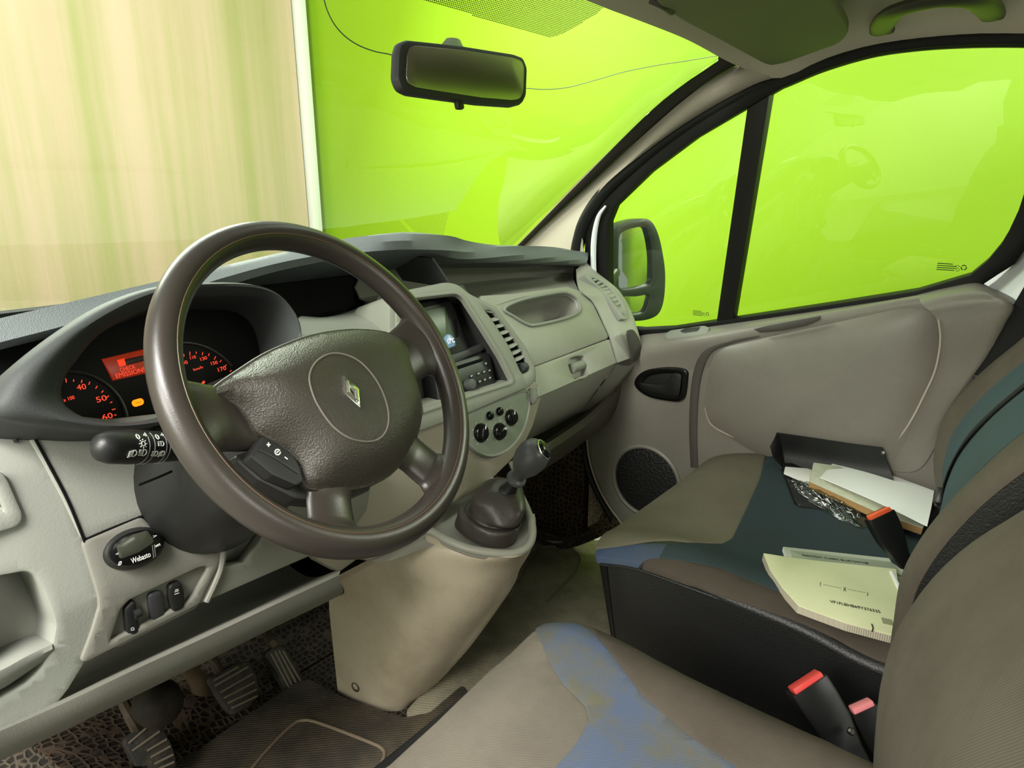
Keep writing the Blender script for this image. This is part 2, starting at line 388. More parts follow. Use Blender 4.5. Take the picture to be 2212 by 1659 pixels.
# A pillar trim
outer_q = [(1100, 560), (1130, 533), (1180, 485), (1290, 385), (1420, 265), (1505, 195), (1580, 148), (1600, 138)]
inner_q = [(1266, 572), (1257, 520), (1266, 470), (1305, 405), (1410, 318), (1510, 250), (1620, 190), (1684, 168)]
A = [WS.at(q, .003) for q in outer_q]; B = [seal_at(q) for q in inner_q]
mid = [a.lerp(b, .45)+V((-.018, -.03, .012)) for a, b in zip(A, B)]; mid2 = [a.lerp(b, .8)+V((-.016, -.022, .006)) for a, b in zip(A, B)]
bm = surf([A, mid, mid2, B], 40, 16, t=-.004)
struct('trim_2', bm, PILL, label='grey trim of the right windscreen pillar')
# headliner
hw = [WS.at(q, .006) for q in [(1600, 138), (1556, 118), (1480, 78), (1380, 38), (1280, 0), (1100, -75)]]
hw += [V((-.35, .63, 1.41)), V((-.85, .60, 1.40))]
rail_q = [(1688, 166), (1760, 132), (1870, 97), (1960, 82), (2080, 72), (2212, 70), (2300, 72)]
rail = [seal_at(q) for q in rail_q]; rail = [p for p in rail]+[V((rail[-1].x, -.25, rail[-1].z)), V((rail[-1].x, -.6, rail[-1].z))]
# rows along x from the header to the back, right edge on the door rail
def rail_y(y):
    for a, b in zip(rail, rail[1:]):
        if a.y >= y >= b.y: return a.lerp(b, (a.y-y)/(a.y-b.y+1e-9))
    return rail[0]
ceil_rows = [list(reversed([p for p in hw]))]
ys = [.55, .46, .36, .22, .05, -.2, -.6]
for k, y in enumerate(ys):
    e = rail_y(y); zc = 1.425+.045*min(1, (k+1)/4)
    ceil_rows.append([V((-.9, y, zc-.02)), V((-.5, y, zc+.012)), V((0, y, zc+.015)), V((.45, y, zc+.005)), V((.60, y, zc-.008)), V((e.x-.05, y, (zc*.45+e.z*.55))), e])
R0 = [resample(cr(r, False, 8), 40) for r in ceil_rows]
bm = surf(R0, 40, 40, t=.006)
struct('ceiling', bm, HEAD)
bm = box((-.05, -.1, 1.53), (1.75, 1.25, .03), bev=.01); struct('roof', bm, mat('white_van_paint', (215, 218, 222), .3), label='outer roof skin')
# door seal: thick black band round the door opening
sq = [(1290, 900), (1262, 760), (1243, 640), (1245, 560), (1252, 515), (1268, 470), (1310, 412), (1410, 327), (1510, 258), (1620, 197), (1690, 172), (1775, 136), (1880, 104), (1980, 88), (2090, 80), (2212, 78), (2330, 82)]
P = [seal_at(q, .012) for q in sq]
bm = tube(P, .019, 10, spline=6); struct('trim_3', bm, SEAL, label='black rubber seal round the passenger door opening')
# ---------------------------------------------------------------- passenger door
door = thing('door_1', 'grey passenger door with black speaker and black pull handle', 'door', (.85, .5, .2)); door['kind'] = 'structure'
del door['category']
# outer skin and frame
g_q = [(1318, 700), (1311, 600), (1311, 480), (1325, 445), (1400, 372), (1500, 297), (1600, 238), (1690, 186), (1780, 147), (1890, 114), (2000, 99), (2110, 93), (2212, 92), (2300, 95), (2300, 300), (2222, 400), (2204, 455), (2183, 500), (2165, 530), (2135, 566), (2096, 598), (1980, 632), (1800, 660), (1583, 692), (1450, 712), (1385, 715), (1350, 712)]
GPo = GP.off(.018); hole = [GPo.uv(q) for q in g_q]
outr = [GPo.uv(q) for q in [(1262, 760), (1262, 600), (1266, 500), (1285, 440), (1395, 342), (1495, 270), (1600, 208), (1690, 165), (1780, 124), (1890, 92), (2000, 78), (2110, 72), (2212, 70), (2345, 70), (2345, 330), (2258, 430), (2228, 515), (2189, 569), (2152, 592), (2122, 612), (2100, 660), (1980, 700), (1800, 720), (1583, 745), (1450, 770), (1385, 775), (1330, 775)]]
bm = patch(GPo, outr, [hole], t=.03, edge=.003); obj('window_frame', bm, SEAL, door)
# outer body-coloured door edge that shows between seal and frame at the front
bm = tube([GP.at(q, .035) for q in [(1290, 660), (1283, 590), (1283, 520), (1292, 470), (1308, 445)]], [.008, .008, .008, .006, .003], 8, spline=5); obj('painted_edge', bm, mat('white_van_paint', (215, 218, 222), .3), door)
w2 = struct('window_2', patch(GP, [GP.uv(q) for q in [(1305, 720), (1305, 470), (1400, 365), (1500, 290), (1640, 200), (1575, 710)]], t=.004, edge=.0004), GL, label='fixed triangular glass ahead of the divider bar'); w2['label'] = 'fixed triangular quarter glass ahead of the black divider bar'
w3 = struct('window_3', patch(GP, [GP.uv(q) for q in [(1570, 710), (1640, 210), (1690, 170), (1780, 135), (1890, 105), (2000, 90), (2310, 85), (2310, 330), (2230, 420), (2180, 560), (2110, 625), (1800, 680)]], t=.004, edge=.0004), GL); w3['label'] = 'passenger door drop glass behind the divider bar'
bm = patch(GP.off(.012), rp([GP.uv(q) for q in [(1552, 705), (1582, 700), (1664, 198), (1622, 224)]], .002), t=.03, edge=.003); obj('divider_bar', bm, mat('satin_black_bar', (20, 20, 18), .4, .3), door)
PRN = mat('etched_print', (44, 62, 22), .7)
def etched(fr, q, wd, parent):
    u, v = fr.uv(q, .004); k = wd/60
    marks(fr, [[(u-32*k+i*3.2*k, v+y*k), (u-32*k+i*3.2*k+2*k, v+y*k)] for y, n in ((9, 12), (3, 15), (-3, 15), (-9, 14)) for i in range(n)], 2.6*k, PRN, parent, 'etched_print', .004)
    ring = [(u+20*k+4*k*math.cos(t*.5236), v-7*k+4*k*math.sin(t*.5236)) for t in range(13)]
    R = 6.5*k; c = (u+34*k, v+1*k)
    tri = [[(c[0]+R*math.cos(a+d), c[1]+R*math.sin(a+d)) for d in (-.75, -.25, .25, .75)] for a in (math.pi/2, math.pi/2+2.094, math.pi/2+4.189)]
    marks(fr, [ring, [(u+12*k, v+3*k), (u+19*k, v+7*k), (u+24*k, v+3*k), (u+18*k, v), (u+12*k, v+3*k)]], 1.2*k, PRN, parent, 'etched_print', .004)
    marks(fr, tri, 2.8*k, PRN, parent, 'recycling_symbol', .004)
etched(GP, (2052, 577), .042, w3); etched(GP, (1512, 677), .036, w2)
# inner panel
DP = Fr((.755, 0, 0), (-1, 0, 0), right=(0, -1, 0))
top_q = [(1330, 740), (1385, 722), (1450, 715), (1583, 697), (1800, 665), (1980, 637), (2100, 608)]
topo = [GP.at(q, .012) for q in top_q]
tin_q = [(1330, 790), (1390, 765), (1450, 752), (1580, 728), (1800, 690), (1960, 660), (2050, 660)]
tin = [DP.at(q, .012) for q in tin_q]
tmid = [a.lerp(b, .75)+V((-.003, 0, .010)) for a, b in zip(topo, tin)]
tb = [p+V((.008, 0, -.045)) for p in tin]; tb2 = [V((.760, p.y, p.z-.10)) for p in tin]
bm = surf([topo, tmid, tin, tb, tb2], 40, 22); obj('sill_top', bm, DOORM, door)
# rear end of the door panel: the raised hump
hcol = [([(1985, 634), (2040, 621), (2108, 609), (2145, 624)], None), ([(1990, 656), (2060, 640), (2130, 636), (2172, 646)], .036), ([(2020, 684), (2075, 678), (2130, 674), (2182, 664)], .040), ([(2031, 730), (2072, 728), (2118, 722), (2164, 700)], .036),
        ([(2024, 790), (2060, 790), (2095, 785), (2130, 770)], .028), ([(1995, 858), (2025, 862), (2055, 860), (2085, 835)], .022), ([(1950, 940), (1985, 945), (2015, 940), (2050, 888)], .014), ([(1900, 1010), (1950, 1020), (1990, 1010), (2030, 950)], .009)]
hump = []
for k, (qs, h) in enumerate(hcol):
    r = [GP.at(q, .012) if h is None else DP.at(q, h) for q in qs]; e = r[-1]; hump.append(r+[e+V((.012, -.006, -.002)), e+V((.05, -.012, -.004))])
bm = surf(hump, 24, 40); obj('rear_corner', bm, DOORM, door)
bm = tube([DP.at(q, h) for q, h in [((1905, 990), .012), ((1960, 922), .018), ((2000, 847), .024), ((2022, 795), .030), ((2032, 735), .036), ((2028, 690), .04)]], .0025, 6, spline=5); obj('panel_crease', bm, mat('pale_edge_line', (170, 160, 150), .4), door)  # paler line laid along the panel crease
# flat lower panel with front groove
fl_q = [(1268, 935), (1275, 1000), (1305, 1075), (1350, 1140), (1420, 1240), (1700, 1280), (2100, 1150), (2130, 700), (2050, 680), (1800, 715), (1580, 745), (1450, 770), (1395, 780), (1330, 790), (1290, 860)]
sp_c = DP.uv((1395, 1040)); spr = DP.uv((1395, 965))[1]-sp_c[1]
bm = patch(DP, [DP.uv(q) for q in fl_q], [ell(sp_c[0], sp_c[1], spr*.93, spr*.93, 40)], t=.02); obj('lower_panel', bm, DOORM, door)
bm = tube([DP.at(q, .004) for q in [(1266, 925), (1275, 1000), (1303, 1073), (1350, 1140), (1400, 1210)]], .003, 6, spline=5); obj('panel_edge', bm, mat('pale_edge_line', (170, 160, 150), .4), door)
# speaker
sp = DP.p(sp_c[0], sp_c[1], 0)
bm = lathe([(spr*.93, -.012), (spr*1.06, -.001), (spr*1.06, .004), (spr*1.0, .007), (spr*.95, .004), (spr*.93, -.012)], sp, DP.n, 48); obj('speaker_ring', bm, DOORM, door)
bm = lathe([(spr*.94, -.012), (spr*.94, .0), (spr*.7, .004), (spr*.35, .006), (.001, .0065)], sp, DP.n, 48)
SPK = mat('speaker_mesh', (24, 24, 24), .5, .4, bump=.9, bscale=170, tex='voronoi'); obj('speaker_grille', bm, SPK, door)
# raised padded armrest panel
ar_q = [(1522, 890), (1526, 830), (1538, 780), (1556, 752), (1610, 735), (1760, 700), (1900, 668), (1960, 657), (2005, 660), (2030, 690), (2035, 740), (2030, 830), (2000, 920), (1955, 980), (1910, 1030), (1800, 1080), (1690, 1010), (1600, 960), (1545, 920)]
AP = DP.off(.006); ar = [AP.uv(q) for q in ar_q]
arp = [V(p) for p in cr([V((*p, 0)) for p in ar], True, 4)]; arp = [V((p.x, p.y)) for p in arp]
bm = puff(AP, arp, .022, 8, 6, -.006); obj('armrest_panel', bm, DOORM, door)
gq = [(1520, 1010), (1512, 930), (1514, 850), (1524, 790), (1546, 745)]
bm = tube([DP.at(q, .008) for q in [(1522, 880), (1534, 914), (1570, 938), (1640, 963)]], [.001, .0025, .0025, .001], 6, spline=5); obj('panel_crease', bm, mat('pale_edge_line', (170, 160, 150), .4), door)  # paler line along the lower armrest ridge
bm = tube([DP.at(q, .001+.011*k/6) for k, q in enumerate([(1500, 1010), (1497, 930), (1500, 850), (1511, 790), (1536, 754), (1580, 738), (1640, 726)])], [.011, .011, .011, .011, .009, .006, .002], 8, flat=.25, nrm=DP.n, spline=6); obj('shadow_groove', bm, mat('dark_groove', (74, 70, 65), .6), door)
# pocket slit on the armrest top
sl = [AP.uv(q, .026) for q in [(1628, 712), (1660, 705), (1770, 684), (1768, 690), (1740, 702), (1690, 712), (1640, 717)]]
bm = patch(AP.off(.0235), sl, t=.004); obj('pull_slot', bm, mat('dark_groove', (74, 70, 65), .6), door)
# window switch plate on the sill
TPf = plane3(topo[2].lerp(tin[2], .5), topo[3].lerp(tin[3], .5), topo[2].lerp(tmid[2], .2)); TPf = TPf.off(.011)
bm = patch(TPf, rp([TPf.uv(q) for q in [(1437, 722), (1448, 714), (1520, 704), (1531, 708), (1525, 722), (1440, 731)]], .006), t=.008, edge=.002); plate_ = obj('lock_plate', bm, GREYL, door)
bm = patch(TPf.off(.001), rp([TPf.uv(q) for q in [(1470, 715), (1480, 710), (1512, 707), (1506, 715), (1478, 719)]], .003), t=.003); obj('lock_slot', bm, BLACK, plate_)
# pull handle: black bezel with lever
HF = DP.off(.004)
hq = [(1374, 828), (1382, 812), (1402, 801), (1440, 796), (1470, 798), (1482, 804), (1483, 815), (1479, 850), (1472, 862), (1455, 864), (1410, 856), (1385, 843)]
ho = [HF.uv(q) for q in hq]; cx = sum(p[0] for p in ho)/len(ho); cy = sum(p[1] for p in ho)/len(ho)
sm = lambda L_, k: [V((p.x, p.y)) for p in cr([V((cx+(p[0]-cx)*k, cy+(p[1]-cy)*k, 0)) for p in L_], True, 4)]
bm = patch(HF.off(.006), sm(ho, 1), [sm(ho, .80)], t=.02, edge=.004); hz = obj('handle_bezel', bm, GLOSSB, door)
bm = patch(HF.off(-.0015), sm(ho, .84), t=.002); obj('handle_cup', bm, BLACK, hz)
lv = [HF.uv(q) for q in [(1384, 828), (1400, 830), (1428, 832), (1442, 825), (1452, 812), (1462, 806), (1474, 812), (1472, 850), (1455, 853), (1420, 847), (1395, 838)]]
bm = patch(HF.off(.006), [V((p.x, p.y)) for p in cr([V((*p, 0)) for p in lv], True, 3)], t=.012, edge=.003); obj('handle_lever', bm, BLACK, hz)
# B pillar and body edge behind the door
bm = surf([[atx(q, .845) for q in [(2300, 330), (2235, 460), (2180, 560), (2090, 640)]], [atx(q, .76) for q in [(2400, 340), (2330, 470), (2280, 590), (2190, 720)]], [atx(q, .74) for q in [(2480, 360), (2400, 500), (2330, 650), (2180, 860)]]], 20, 12, t=.02)
struct('trim_4', bm, mat('white_van_paint', (215, 218, 222), .3), label='white painted door pillar behind the passenger window')
# cabin floor
FLR = mat('dirty_rubber_floor', (66, 60, 50), .75, .3, bump=.9, bscale=70, tex='cells', var=.6, vscale=6, vcol=(96, 86, 70))
bm = box((0, .45, .04), (1.66, 2.3, .06), bev=0); struct('floor', bm, FLR, smooth=False)
bm = surf([[V((x, 1.22+.02*abs(x), .075)) for x in (-.8, -.3, .2, .76)], [V((x, 1.40, .14)) for x in (-.8, -.3, .2, .76)], [V((x, 1.52, .32)) for x in (-.8, -.3, .2, .76)], [V((x, 1.56, .60)) for x in (-.8, -.3, .2, .76)], [V((x, 1.56, .83)) for x in (-.8, -.3, .2, .76)]], 24, 24, t=-.01)
struct('wall_front_footwell', bm, FLR, label='carpeted toe board under the dashboard')
# ================================================================ DASHBOARD
def v2(P): return [V((p.x, p.y)) for p in P]
def spl(fr, qs, n=4, h=0): return v2(cr([V((*fr.uv(q, h), 0)) for q in qs], True, n))
def rpx(fr, qs, r, h=0, seg=4):               # photo outline -> frame outline with corners rounded (r in photo pixels)
    return [fr.uv((p.x, p.y), h) for p in rp([(q[0], q[1]) for q in qs], r, seg)]
def lerp_list(xs, ys, x):
    for a, b, c, d in zip(xs, xs[1:], ys, ys[1:]):
        if x <= b: return c+(d-c)*max(0, (x-a)/(b-a))
    return ys[-1]
dash = thing('dashboard', 'pale grey van dashboard with a dark grained top pad and open trays', 'dashboard', (0, 1.0, .55))
# ---- top pad
cq = [(-60, 705), (0, 690), (150, 655), (350, 608), (480, 577), (600, 550), (700, 528), (760, 516), (820, 508), (880, 505), (950, 511), (1000, 525), (1060, 532), (1115, 533), (1200, 538), (1264, 549)]
cy = [.96, .96, .96, .965, .97, .97, .965, .955, .94, .935, .945, .965, .985, 1.0, 1.03, 1.06]
lq = [(-60, 752), (0, 737), (150, 700), (350, 648), (480, 608), (600, 573), (700, 551), (760, 541), (820, 531), (880, 527), (950, 534), (1000, 549), (1060, 555), (1115, 556), (1200, 560), (1268, 566)]
crest = [aty(q, y) for q, y in zip(cq, cy)]; lip = [aty(q, y-.035) for q, y in zip(lq, cy)]
mid = [a.lerp(b, .5)+V((0, -.006, .004)) for a, b in zip(crest, lip)]
und = [p+V((0, .012, -.012)) for p in lip]; und2 = [V((p.x, p.y+.05, p.z-.016)) for p in lip]; und3 = [V((p.x, max(1.10, p.y+.06), min(.985, p.z-.02))) for p in lip]
far = [V((p.x, 1.17, p.z-.08)) for p in crest]; far2 = [V((p.x*1.02, 1.40, .85)) for p in crest]
bm = surf([far2, far, crest, mid, lip, und, und2, und3], 90, 40); obj('top_pad', bm, TOPM, dash)
bm = fbox(plane3(lip[-1], lip[-2], crest[-1]), 0, 0, 0, .001, .001, .001); bm.free()
endcap = plane3(aty((1236, 543), 1.045), aty((1262, 549), 1.05), aty((1240, 556), 1.02)).off(.002)
bm = patch(endcap, rpx(endcap, [(1233, 542), (1254, 545), (1262, 553), (1240, 554)], 1), t=.003); obj('end_clip', bm, BLACK, dash)
# ---- deep recess behind lip
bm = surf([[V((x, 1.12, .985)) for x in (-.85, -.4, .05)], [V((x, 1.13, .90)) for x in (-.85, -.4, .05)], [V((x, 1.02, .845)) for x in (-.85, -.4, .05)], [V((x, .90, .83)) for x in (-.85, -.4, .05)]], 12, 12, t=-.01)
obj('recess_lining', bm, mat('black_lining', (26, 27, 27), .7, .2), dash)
# tray floor right of the instrument hood
bm = surf([[aty((610, 772), .86), aty((700, 752), .86), aty((780, 746), .865), aty((842, 740), .868)], [aty((630, 745), .89), aty((700, 728), .89), aty((780, 722), .90), aty((848, 712), .905)], [aty((640, 700), .95), aty((705, 698), .96), aty((775, 684), .98), aty((858, 650), .99)], [aty((650, 690), .99), aty((705, 692), 1.0), aty((765, 676), 1.03), aty((845, 636), 1.05)]], 24, 20, t=-.006)
obj('centre_tray', bm, GREYL, dash)
bm = surf([[aty((936, 556), .93), aty((956, 585), .925), aty((978, 620), .92)], [aty((936, 556), .93)+V((.02, .16, 0)), aty((956, 585), .925)+V((.02, .16, 0)), aty((978, 620), .92)+V((.02, .16, 0))]], 6, 6, t=.004)
obj('bin_divider', bm, HOODM, dash)
# ---- instrument hood
ho_q = [(-8, 890), (4, 840), (42, 788), (130, 716), (230, 655), (330, 621), (430, 611), (530, 614), (592, 637), (634, 685), (644, 735), (632, 790), (560, 850), (460, 890), (345, 918), (240, 930), (140, 922), (50, 910)]
hi_q = [(132, 850), (138, 820), (160, 785), (220, 718), (320, 668), (400, 645), (480, 640), (560, 645), (598, 665), (618, 700), (622, 745), (600, 790), (540, 825), (460, 856), (345, 900), (260, 914), (190, 905), (145, 880)]
HP = plane3(aty((130, 850), .80), aty((640, 720), .845), aty((130, 850), .80)+V((0, .05, .15)))
O = [HP.at(q) for q in ho_q]; I = [HP.at(q, -.012) for q in hi_q]
M1 = [a.lerp(b, .35)+HP.n*.016 for a, b in zip(O, I)]; M2 = [a.lerp(b, .8)+HP.n*.008 for a, b in zip(O, I)]
back = [p-HP.n*.10+V((0, 0, -.01)) for p in O]
ic = sum(I, V((0, 0, 0)))/len(I); I2 = [ic+(p-ic)*.97-HP.n*.07+V((0, 0, -.014 if p.z < ic.z else 0)) for p in I]
bm = surf([back, [p-HP.n*.03 for p in O], O, M1, M2, I, [ic+(p-ic)*.99-HP.n*.02+V((0, 0, -.006 if p.z < ic.z else 0)) for p in I], I2], 110, 44, closed=True)
hood = obj('instrument_hood', bm, HOODM, dash)
# instruments
clus = thing('instrument_cluster', 'red-lit instrument cluster with CHECK EMISSIONS display inside the dark hood', 'gauge', ic-HP.n*.07)
FP = HP.off(-.078)
bm = patch(FP, [((q-FP.o).dot(FP.a), (q-FP.o).dot(FP.b)) for q in [ic+(p-ic)*1.06-HP.n*.07 for p in v2([]) or I]], t=.004); obj('face', bm, mat('gauge_face', (9, 8, 8), .6, .2), clus)
DIM = mat('dim_red_backlight', (60, 5, 2), .5, emit=(215, 60, 45), es=.75)
def ptext(s, fr, qL, qR, k, m, parent, h=.0008, name='lettering', bold=.0, label=None, shear=0):     # lettering that runs from one measured point to another; k: letter height as a share of length
    a, b = V(fr.uv(qL, h)), V(fr.uv(qR, h)); d = b-a; rot = math.atan2(d.y, d.x)
    cu = bpy.data.curves.new('t', 'FONT'); cu.body = s; cu.size = 1; ob = bpy.data.objects.new('t', cu); COL.objects.link(ob); bpy.context.view_layer.update(); wd = max(ob.dimensions.x, .01); bpy.data.objects.remove(ob)
    size = d.length*k/.7; mdl = (a+b)/2
    return text(s, fr, mdl.x, mdl.y, size, m, parent, name, h, rot, .00015, 'CENTER', d.length/(wd*size), shear, bold, label)
def dial(cq_, nums, ticks, nm):
    c = FP.uv(cq_); r = (V(FP.uv((cq_[0], cq_[1]-96)))-V(c)).length
    rk = 1.16 if nm == 'rev_counter' else 1.36
    bm = tube([FP.p(c[0]+r*rk*math.cos(a), c[1]+r*rk*math.sin(a), .001) for a in [math.radians(x) for x in (range(-10, 190, 8) if nm == 'rev_counter' else range(24, 118, 7))]], .0022, 6); g = obj(nm, bm, mat('dial_ring', (34, 32, 32), .4), clus)
    marks(FP, [[FP.uv(a, .001), FP.uv(b, .001)] for a, b in ticks], .0010, REDGLOW, g, 'tick_marks', .001)
    for s, l, r_, k in nums: ptext(s, FP, l, r_, k, REDGLOW if k < 2 else DIM, g, .001, 'numeral')
    return g
def tickpair(q, c, l=7): d = V((c[0]-q[0], c[1]-q[1])).normalized()*l; return ((q[0], q[1]), (q[0]+d.x, q[1]+d.y))
tc_ = (158, 915)
dial(tc_, [('40', (166, 838), (186, 835), .62), ('50', (208, 865), (230, 859), .55), ('60', (221, 903), (243, 897), .55), ('x 100', (137, 865), (161, 858), .34)],
     [tickpair(q, tc_, l) for q, l in [((142, 818), 8), ((159, 820), 4), ((177, 821), 6), ((194, 825), 6), ((210, 834), 6), ((223, 844), 5), ((235, 855), 6), ((242, 868), 4), ((249, 883), 7), ((251, 896), 4), ((251, 908), 6)]], 'rev_counter')
sc_ = (414, 872)
dial(sc_, [('90', (394, 786), (405, 782), .62), ('110', (410, 774), (422, 771), .5), ('130', (432, 777), (446, 773), .45), ('150', (455, 786), (469, 783), .45), ('170', (470, 800), (487, 795), .45), ('km/h', (418, 799), (438, 793), .25)],
     [tickpair(q, sc_, l) for q, l in [((397, 765), 5), ((410, 760), 8), ((424, 760), 4), ((438, 761), 6), ((452, 764), 5), ((466, 770), 7), ((478, 778), 5), ((489, 788), 6), ((500, 800), 4)]], 'speedometer')
bm = tube([FP.at((414, 861), .004), FP.at((441, 824), .004)], [.0024, .0016], 6); obj('needle', bm, REDGLOW, clus, label='red speedometer needle')
scr_q = [(224, 777), (330, 752), (352, 796), (246, 819)]
bm = patch(FP.off(.002), [FP.uv(q, .002) for q in scr_q], t=.003); dsp = obj('message_display', bm, mat('red_display', (70, 14, 4), .4, emit=(150, 36, 8), es=.55), clus, label='dark orange message display')
ptext('CHECK', FP, (259, 800), (292, 792), .24, REDGLOW, dsp, .0035); ptext('EMISSIONS', FP, (250, 813), (314, 798), .15, REDGLOW, dsp, .0035)
bm = patch(FP.off(.0028), [FP.uv(q, .0028) for q in [(256, 779), (268, 776), (272, 787), (260, 790)]], t=.0006); obj('battery_symbol', bm, mat('red_block', (90, 10, 4), .5, emit=(255, 60, 20), es=.9), dsp)
bm = patch(FP.off(.0028), [FP.uv(q, .0028) for q in [(270, 778), (316, 768), (318, 776), (273, 787)]], t=.0006); obj('symbol_bar', bm, mat('dark_bar', (40, 6, 3), .5), dsp)
bm = patch(FP.off(.001), rpx(FP, [(286, 868), (306, 862), (309, 871), (290, 877)], 5), t=.002); wl = obj('warning_lamp', bm, AMBER, clus, label='lit amber engine warning lamp')
marks(FP, [[FP.uv((293, 870)), FP.uv((300, 870)), FP.uv((303, 867))]], .0006, mat('lamp_print', (50, 16, 2), .6), wl, 'engine_symbol', .0018)
# ---- driver side fascia
LF = Fr((-.5, .80, .70), (0, -.22, .06), right=(1, 0, 0))
def sp_(x, e=.012): return (x+math.sqrt(x*x+e*e))/2
def fold(u, v): return -sp_(-v)*.30-sp_(v-.16)*.25
def foldL(u, v): return fold(u, v)-sp_(-.17-u, .02)*.15
ep = rp([(-90, 905), (46, 890), (72, 945), (100, 1000), (142, 1080), (178, 1165), (203, 1232), (221, 1292), (221, 1342), (205, 1395), (190, 1440), (160, 1500), (128, 1548), (0, 1600), (-90, 1640)], 8)
pk = [(-80, 1262), (0, 1238), (60, 1226), (84, 1236), (104, 1270), (134, 1345), (130, 1400), (112, 1452), (82, 1488), (0, 1542), (-80, 1580)]
vt = [(-80, 1015), (2, 1020), (14, 1040), (44, 1108), (44, 1128), (30, 1140), (-80, 1172)]
bm = patch(LF, [LF.uv(p) for p in ep], [rpx(LF, pk, 14), rpx(LF, vt, 8)], f=foldL, step=.012, t=.07, edge=.004)
obj('end_panel', bm, GREYL, dash)
bm = patch(LF.off(-.075), [LF.uv(q) for q in [(-100, 1200), (160, 1200), (170, 1600), (-100, 1640)]], t=.01); obj('pocket_back', bm, GREY, dash)
pa_, pb_ = LF.at((-90, 1470), -.03), LF.at((112, 1385), -.03)
bm = surf([[LF.at(q, h) for q in [(-90, 1440), (0, 1398), (60, 1374), (108, 1362)]] for h in (-.075,)]+[[LF.at(q, -.018) for q in [(-90, 1470), (0, 1437), (60, 1408), (112, 1388)]], [LF.at(q, -.012) for q in [(-90, 1500), (0, 1462), (60, 1430), (114, 1402)]], [LF.at(q, -.03) for q in [(-90, 1530), (0, 1490), (60, 1452), (112, 1418)]], [LF.at(q, -.07) for q in [(-90, 1520), (0, 1480), (60, 1440), (108, 1410)]]], 16, 20); obj('pocket_ledge', bm, GREYL, dash)
vf = rpx(LF, [(-80, 1020), (0, 1026), (11, 1044), (40, 1110), (40, 1125), (28, 1134), (-80, 1165)], 7)
bm = patch(LF.off(.004), vf, [rpx(LF, [(-80, 1048), (-8, 1048), (0, 1060), (14, 1096), (14, 1110), (-80, 1130)], 5)], t=.03, edge=.003); ve = obj('left_vent', bm, GREYL, dash)
bm = patch(LF.off(-.02), [LF.uv(q) for q in [(-90, 1030), (10, 1030), (36, 1125), (-90, 1160)]], t=.004); obj('vent_duct', bm, DEEP, ve)
for k in range(4):
    bm = tube([LF.at((-90, 1068+k*17), -.006), LF.at((2+k*4, 1050+k*17), -.006)], .004, 8, flat=.5, nrm=LF.n); obj('vane', bm, GREY, ve)
up_q = [(48, 888), (130, 900), (240, 912), (345, 900), (470, 885), (560, 850), (640, 900), (620, 1000), (310, 1110), (184, 1161), (146, 1080), (104, 1000), (76, 945)]
bm = patch(LF.off(.003), rpx(LF, up_q, 8, .003), f=fold, step=.012, t=.02, edge=.004); obj('upper_fascia', bm, GREYL, dash)
sw_q = [(187, 1172), (304, 1122), (328, 1148), (372, 1168), (430, 1172), (474, 1162), (478, 1210), (462, 1250), (442, 1304), (320, 1368), (197, 1432), (214, 1370), (226, 1310), (222, 1285)]
rec_q = [(244, 1386), (260, 1315), (280, 1292), (431, 1221), (450, 1217), (461, 1224), (459, 1238), (437, 1290), (420, 1308), (262, 1390), (248, 1395)]
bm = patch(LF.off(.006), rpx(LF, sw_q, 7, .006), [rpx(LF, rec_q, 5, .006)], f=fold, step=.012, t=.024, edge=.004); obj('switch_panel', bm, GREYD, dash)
def LFh(q, h=0):                              # point of the folded fascia under a photo pixel
    hh = h
    for _ in range(5):
        u, v = LF.uv(q, hh); hh = h+fold(u, v)
    return LF.p(u, v, hh)
SWf = plane3(LFh((262, 1380), .002), LFh((420, 1300), .002), LFh((285, 1300), .002))
bm = patch(SWf.off(-.004), [SWf.uv(q) for q in [(240, 1400), (256, 1310), (280, 1286), (440, 1210), (470, 1216), (440, 1300), (424, 1316), (262, 1398)]], t=.004)
swp = obj('switch_plate', bm, GREYD, dash)
def prism_at(fr, qs, r, h, t, m, parent, nm, edge=.0025, label=None): return obj(nm, patch(fr.off(h), rpx(fr, qs, r, h), t=t, edge=edge), m, parent, label=label)
s1 = prism_at(SWf, [(275, 1318), (290, 1302), (293, 1322), (299, 1365), (288, 1371), (279, 1366)], 5, .004, .008, BLACK, dash, 'dimmer_switch', label='black headlamp level switch')
bm = lathe([(.0, -.003), (.006, -.003), (.006, .004), (.005, .005), (.001, .005)], SWf.at((295, 1326), .005), SWf.a, 16); obj('dimmer_wheel', bm, BLACK, s1)
marks(SWf, [[SWf.uv((284, 1362), .005), SWf.uv((284, 1357), .005), SWf.uv((289, 1356), .005), SWf.uv((290, 1361), .005), SWf.uv((284, 1362), .005)]], .0008, WHITEP, s1, 'lamp_symbol', .0046)
s2 = prism_at(SWf, [(326, 1288), (346, 1281), (352, 1300), (353, 1333), (333, 1341), (328, 1310)], 6, .003, .008, mat('dark_blank', (44, 44, 46), .5), dash, 'blank_switch', label='blank dark switch cover')
s3 = prism_at(SWf, [(371, 1268), (389, 1261), (395, 1280), (396, 1312), (378, 1320), (371, 1290)], 6, .005, .009, BLACK, dash, 'rocker_switch', label='black rocker switch with car symbol')
marks(SWf, [[SWf.uv((379, 1275), .006), SWf.uv((385, 1273), .006)], [SWf.uv((378, 1279), .006), SWf.uv((386, 1276), .006)], [SWf.uv((378, 1284), .006), SWf.uv((387, 1281), .006)]], .0011, WHITEP, s3, 'car_symbol', .0056)
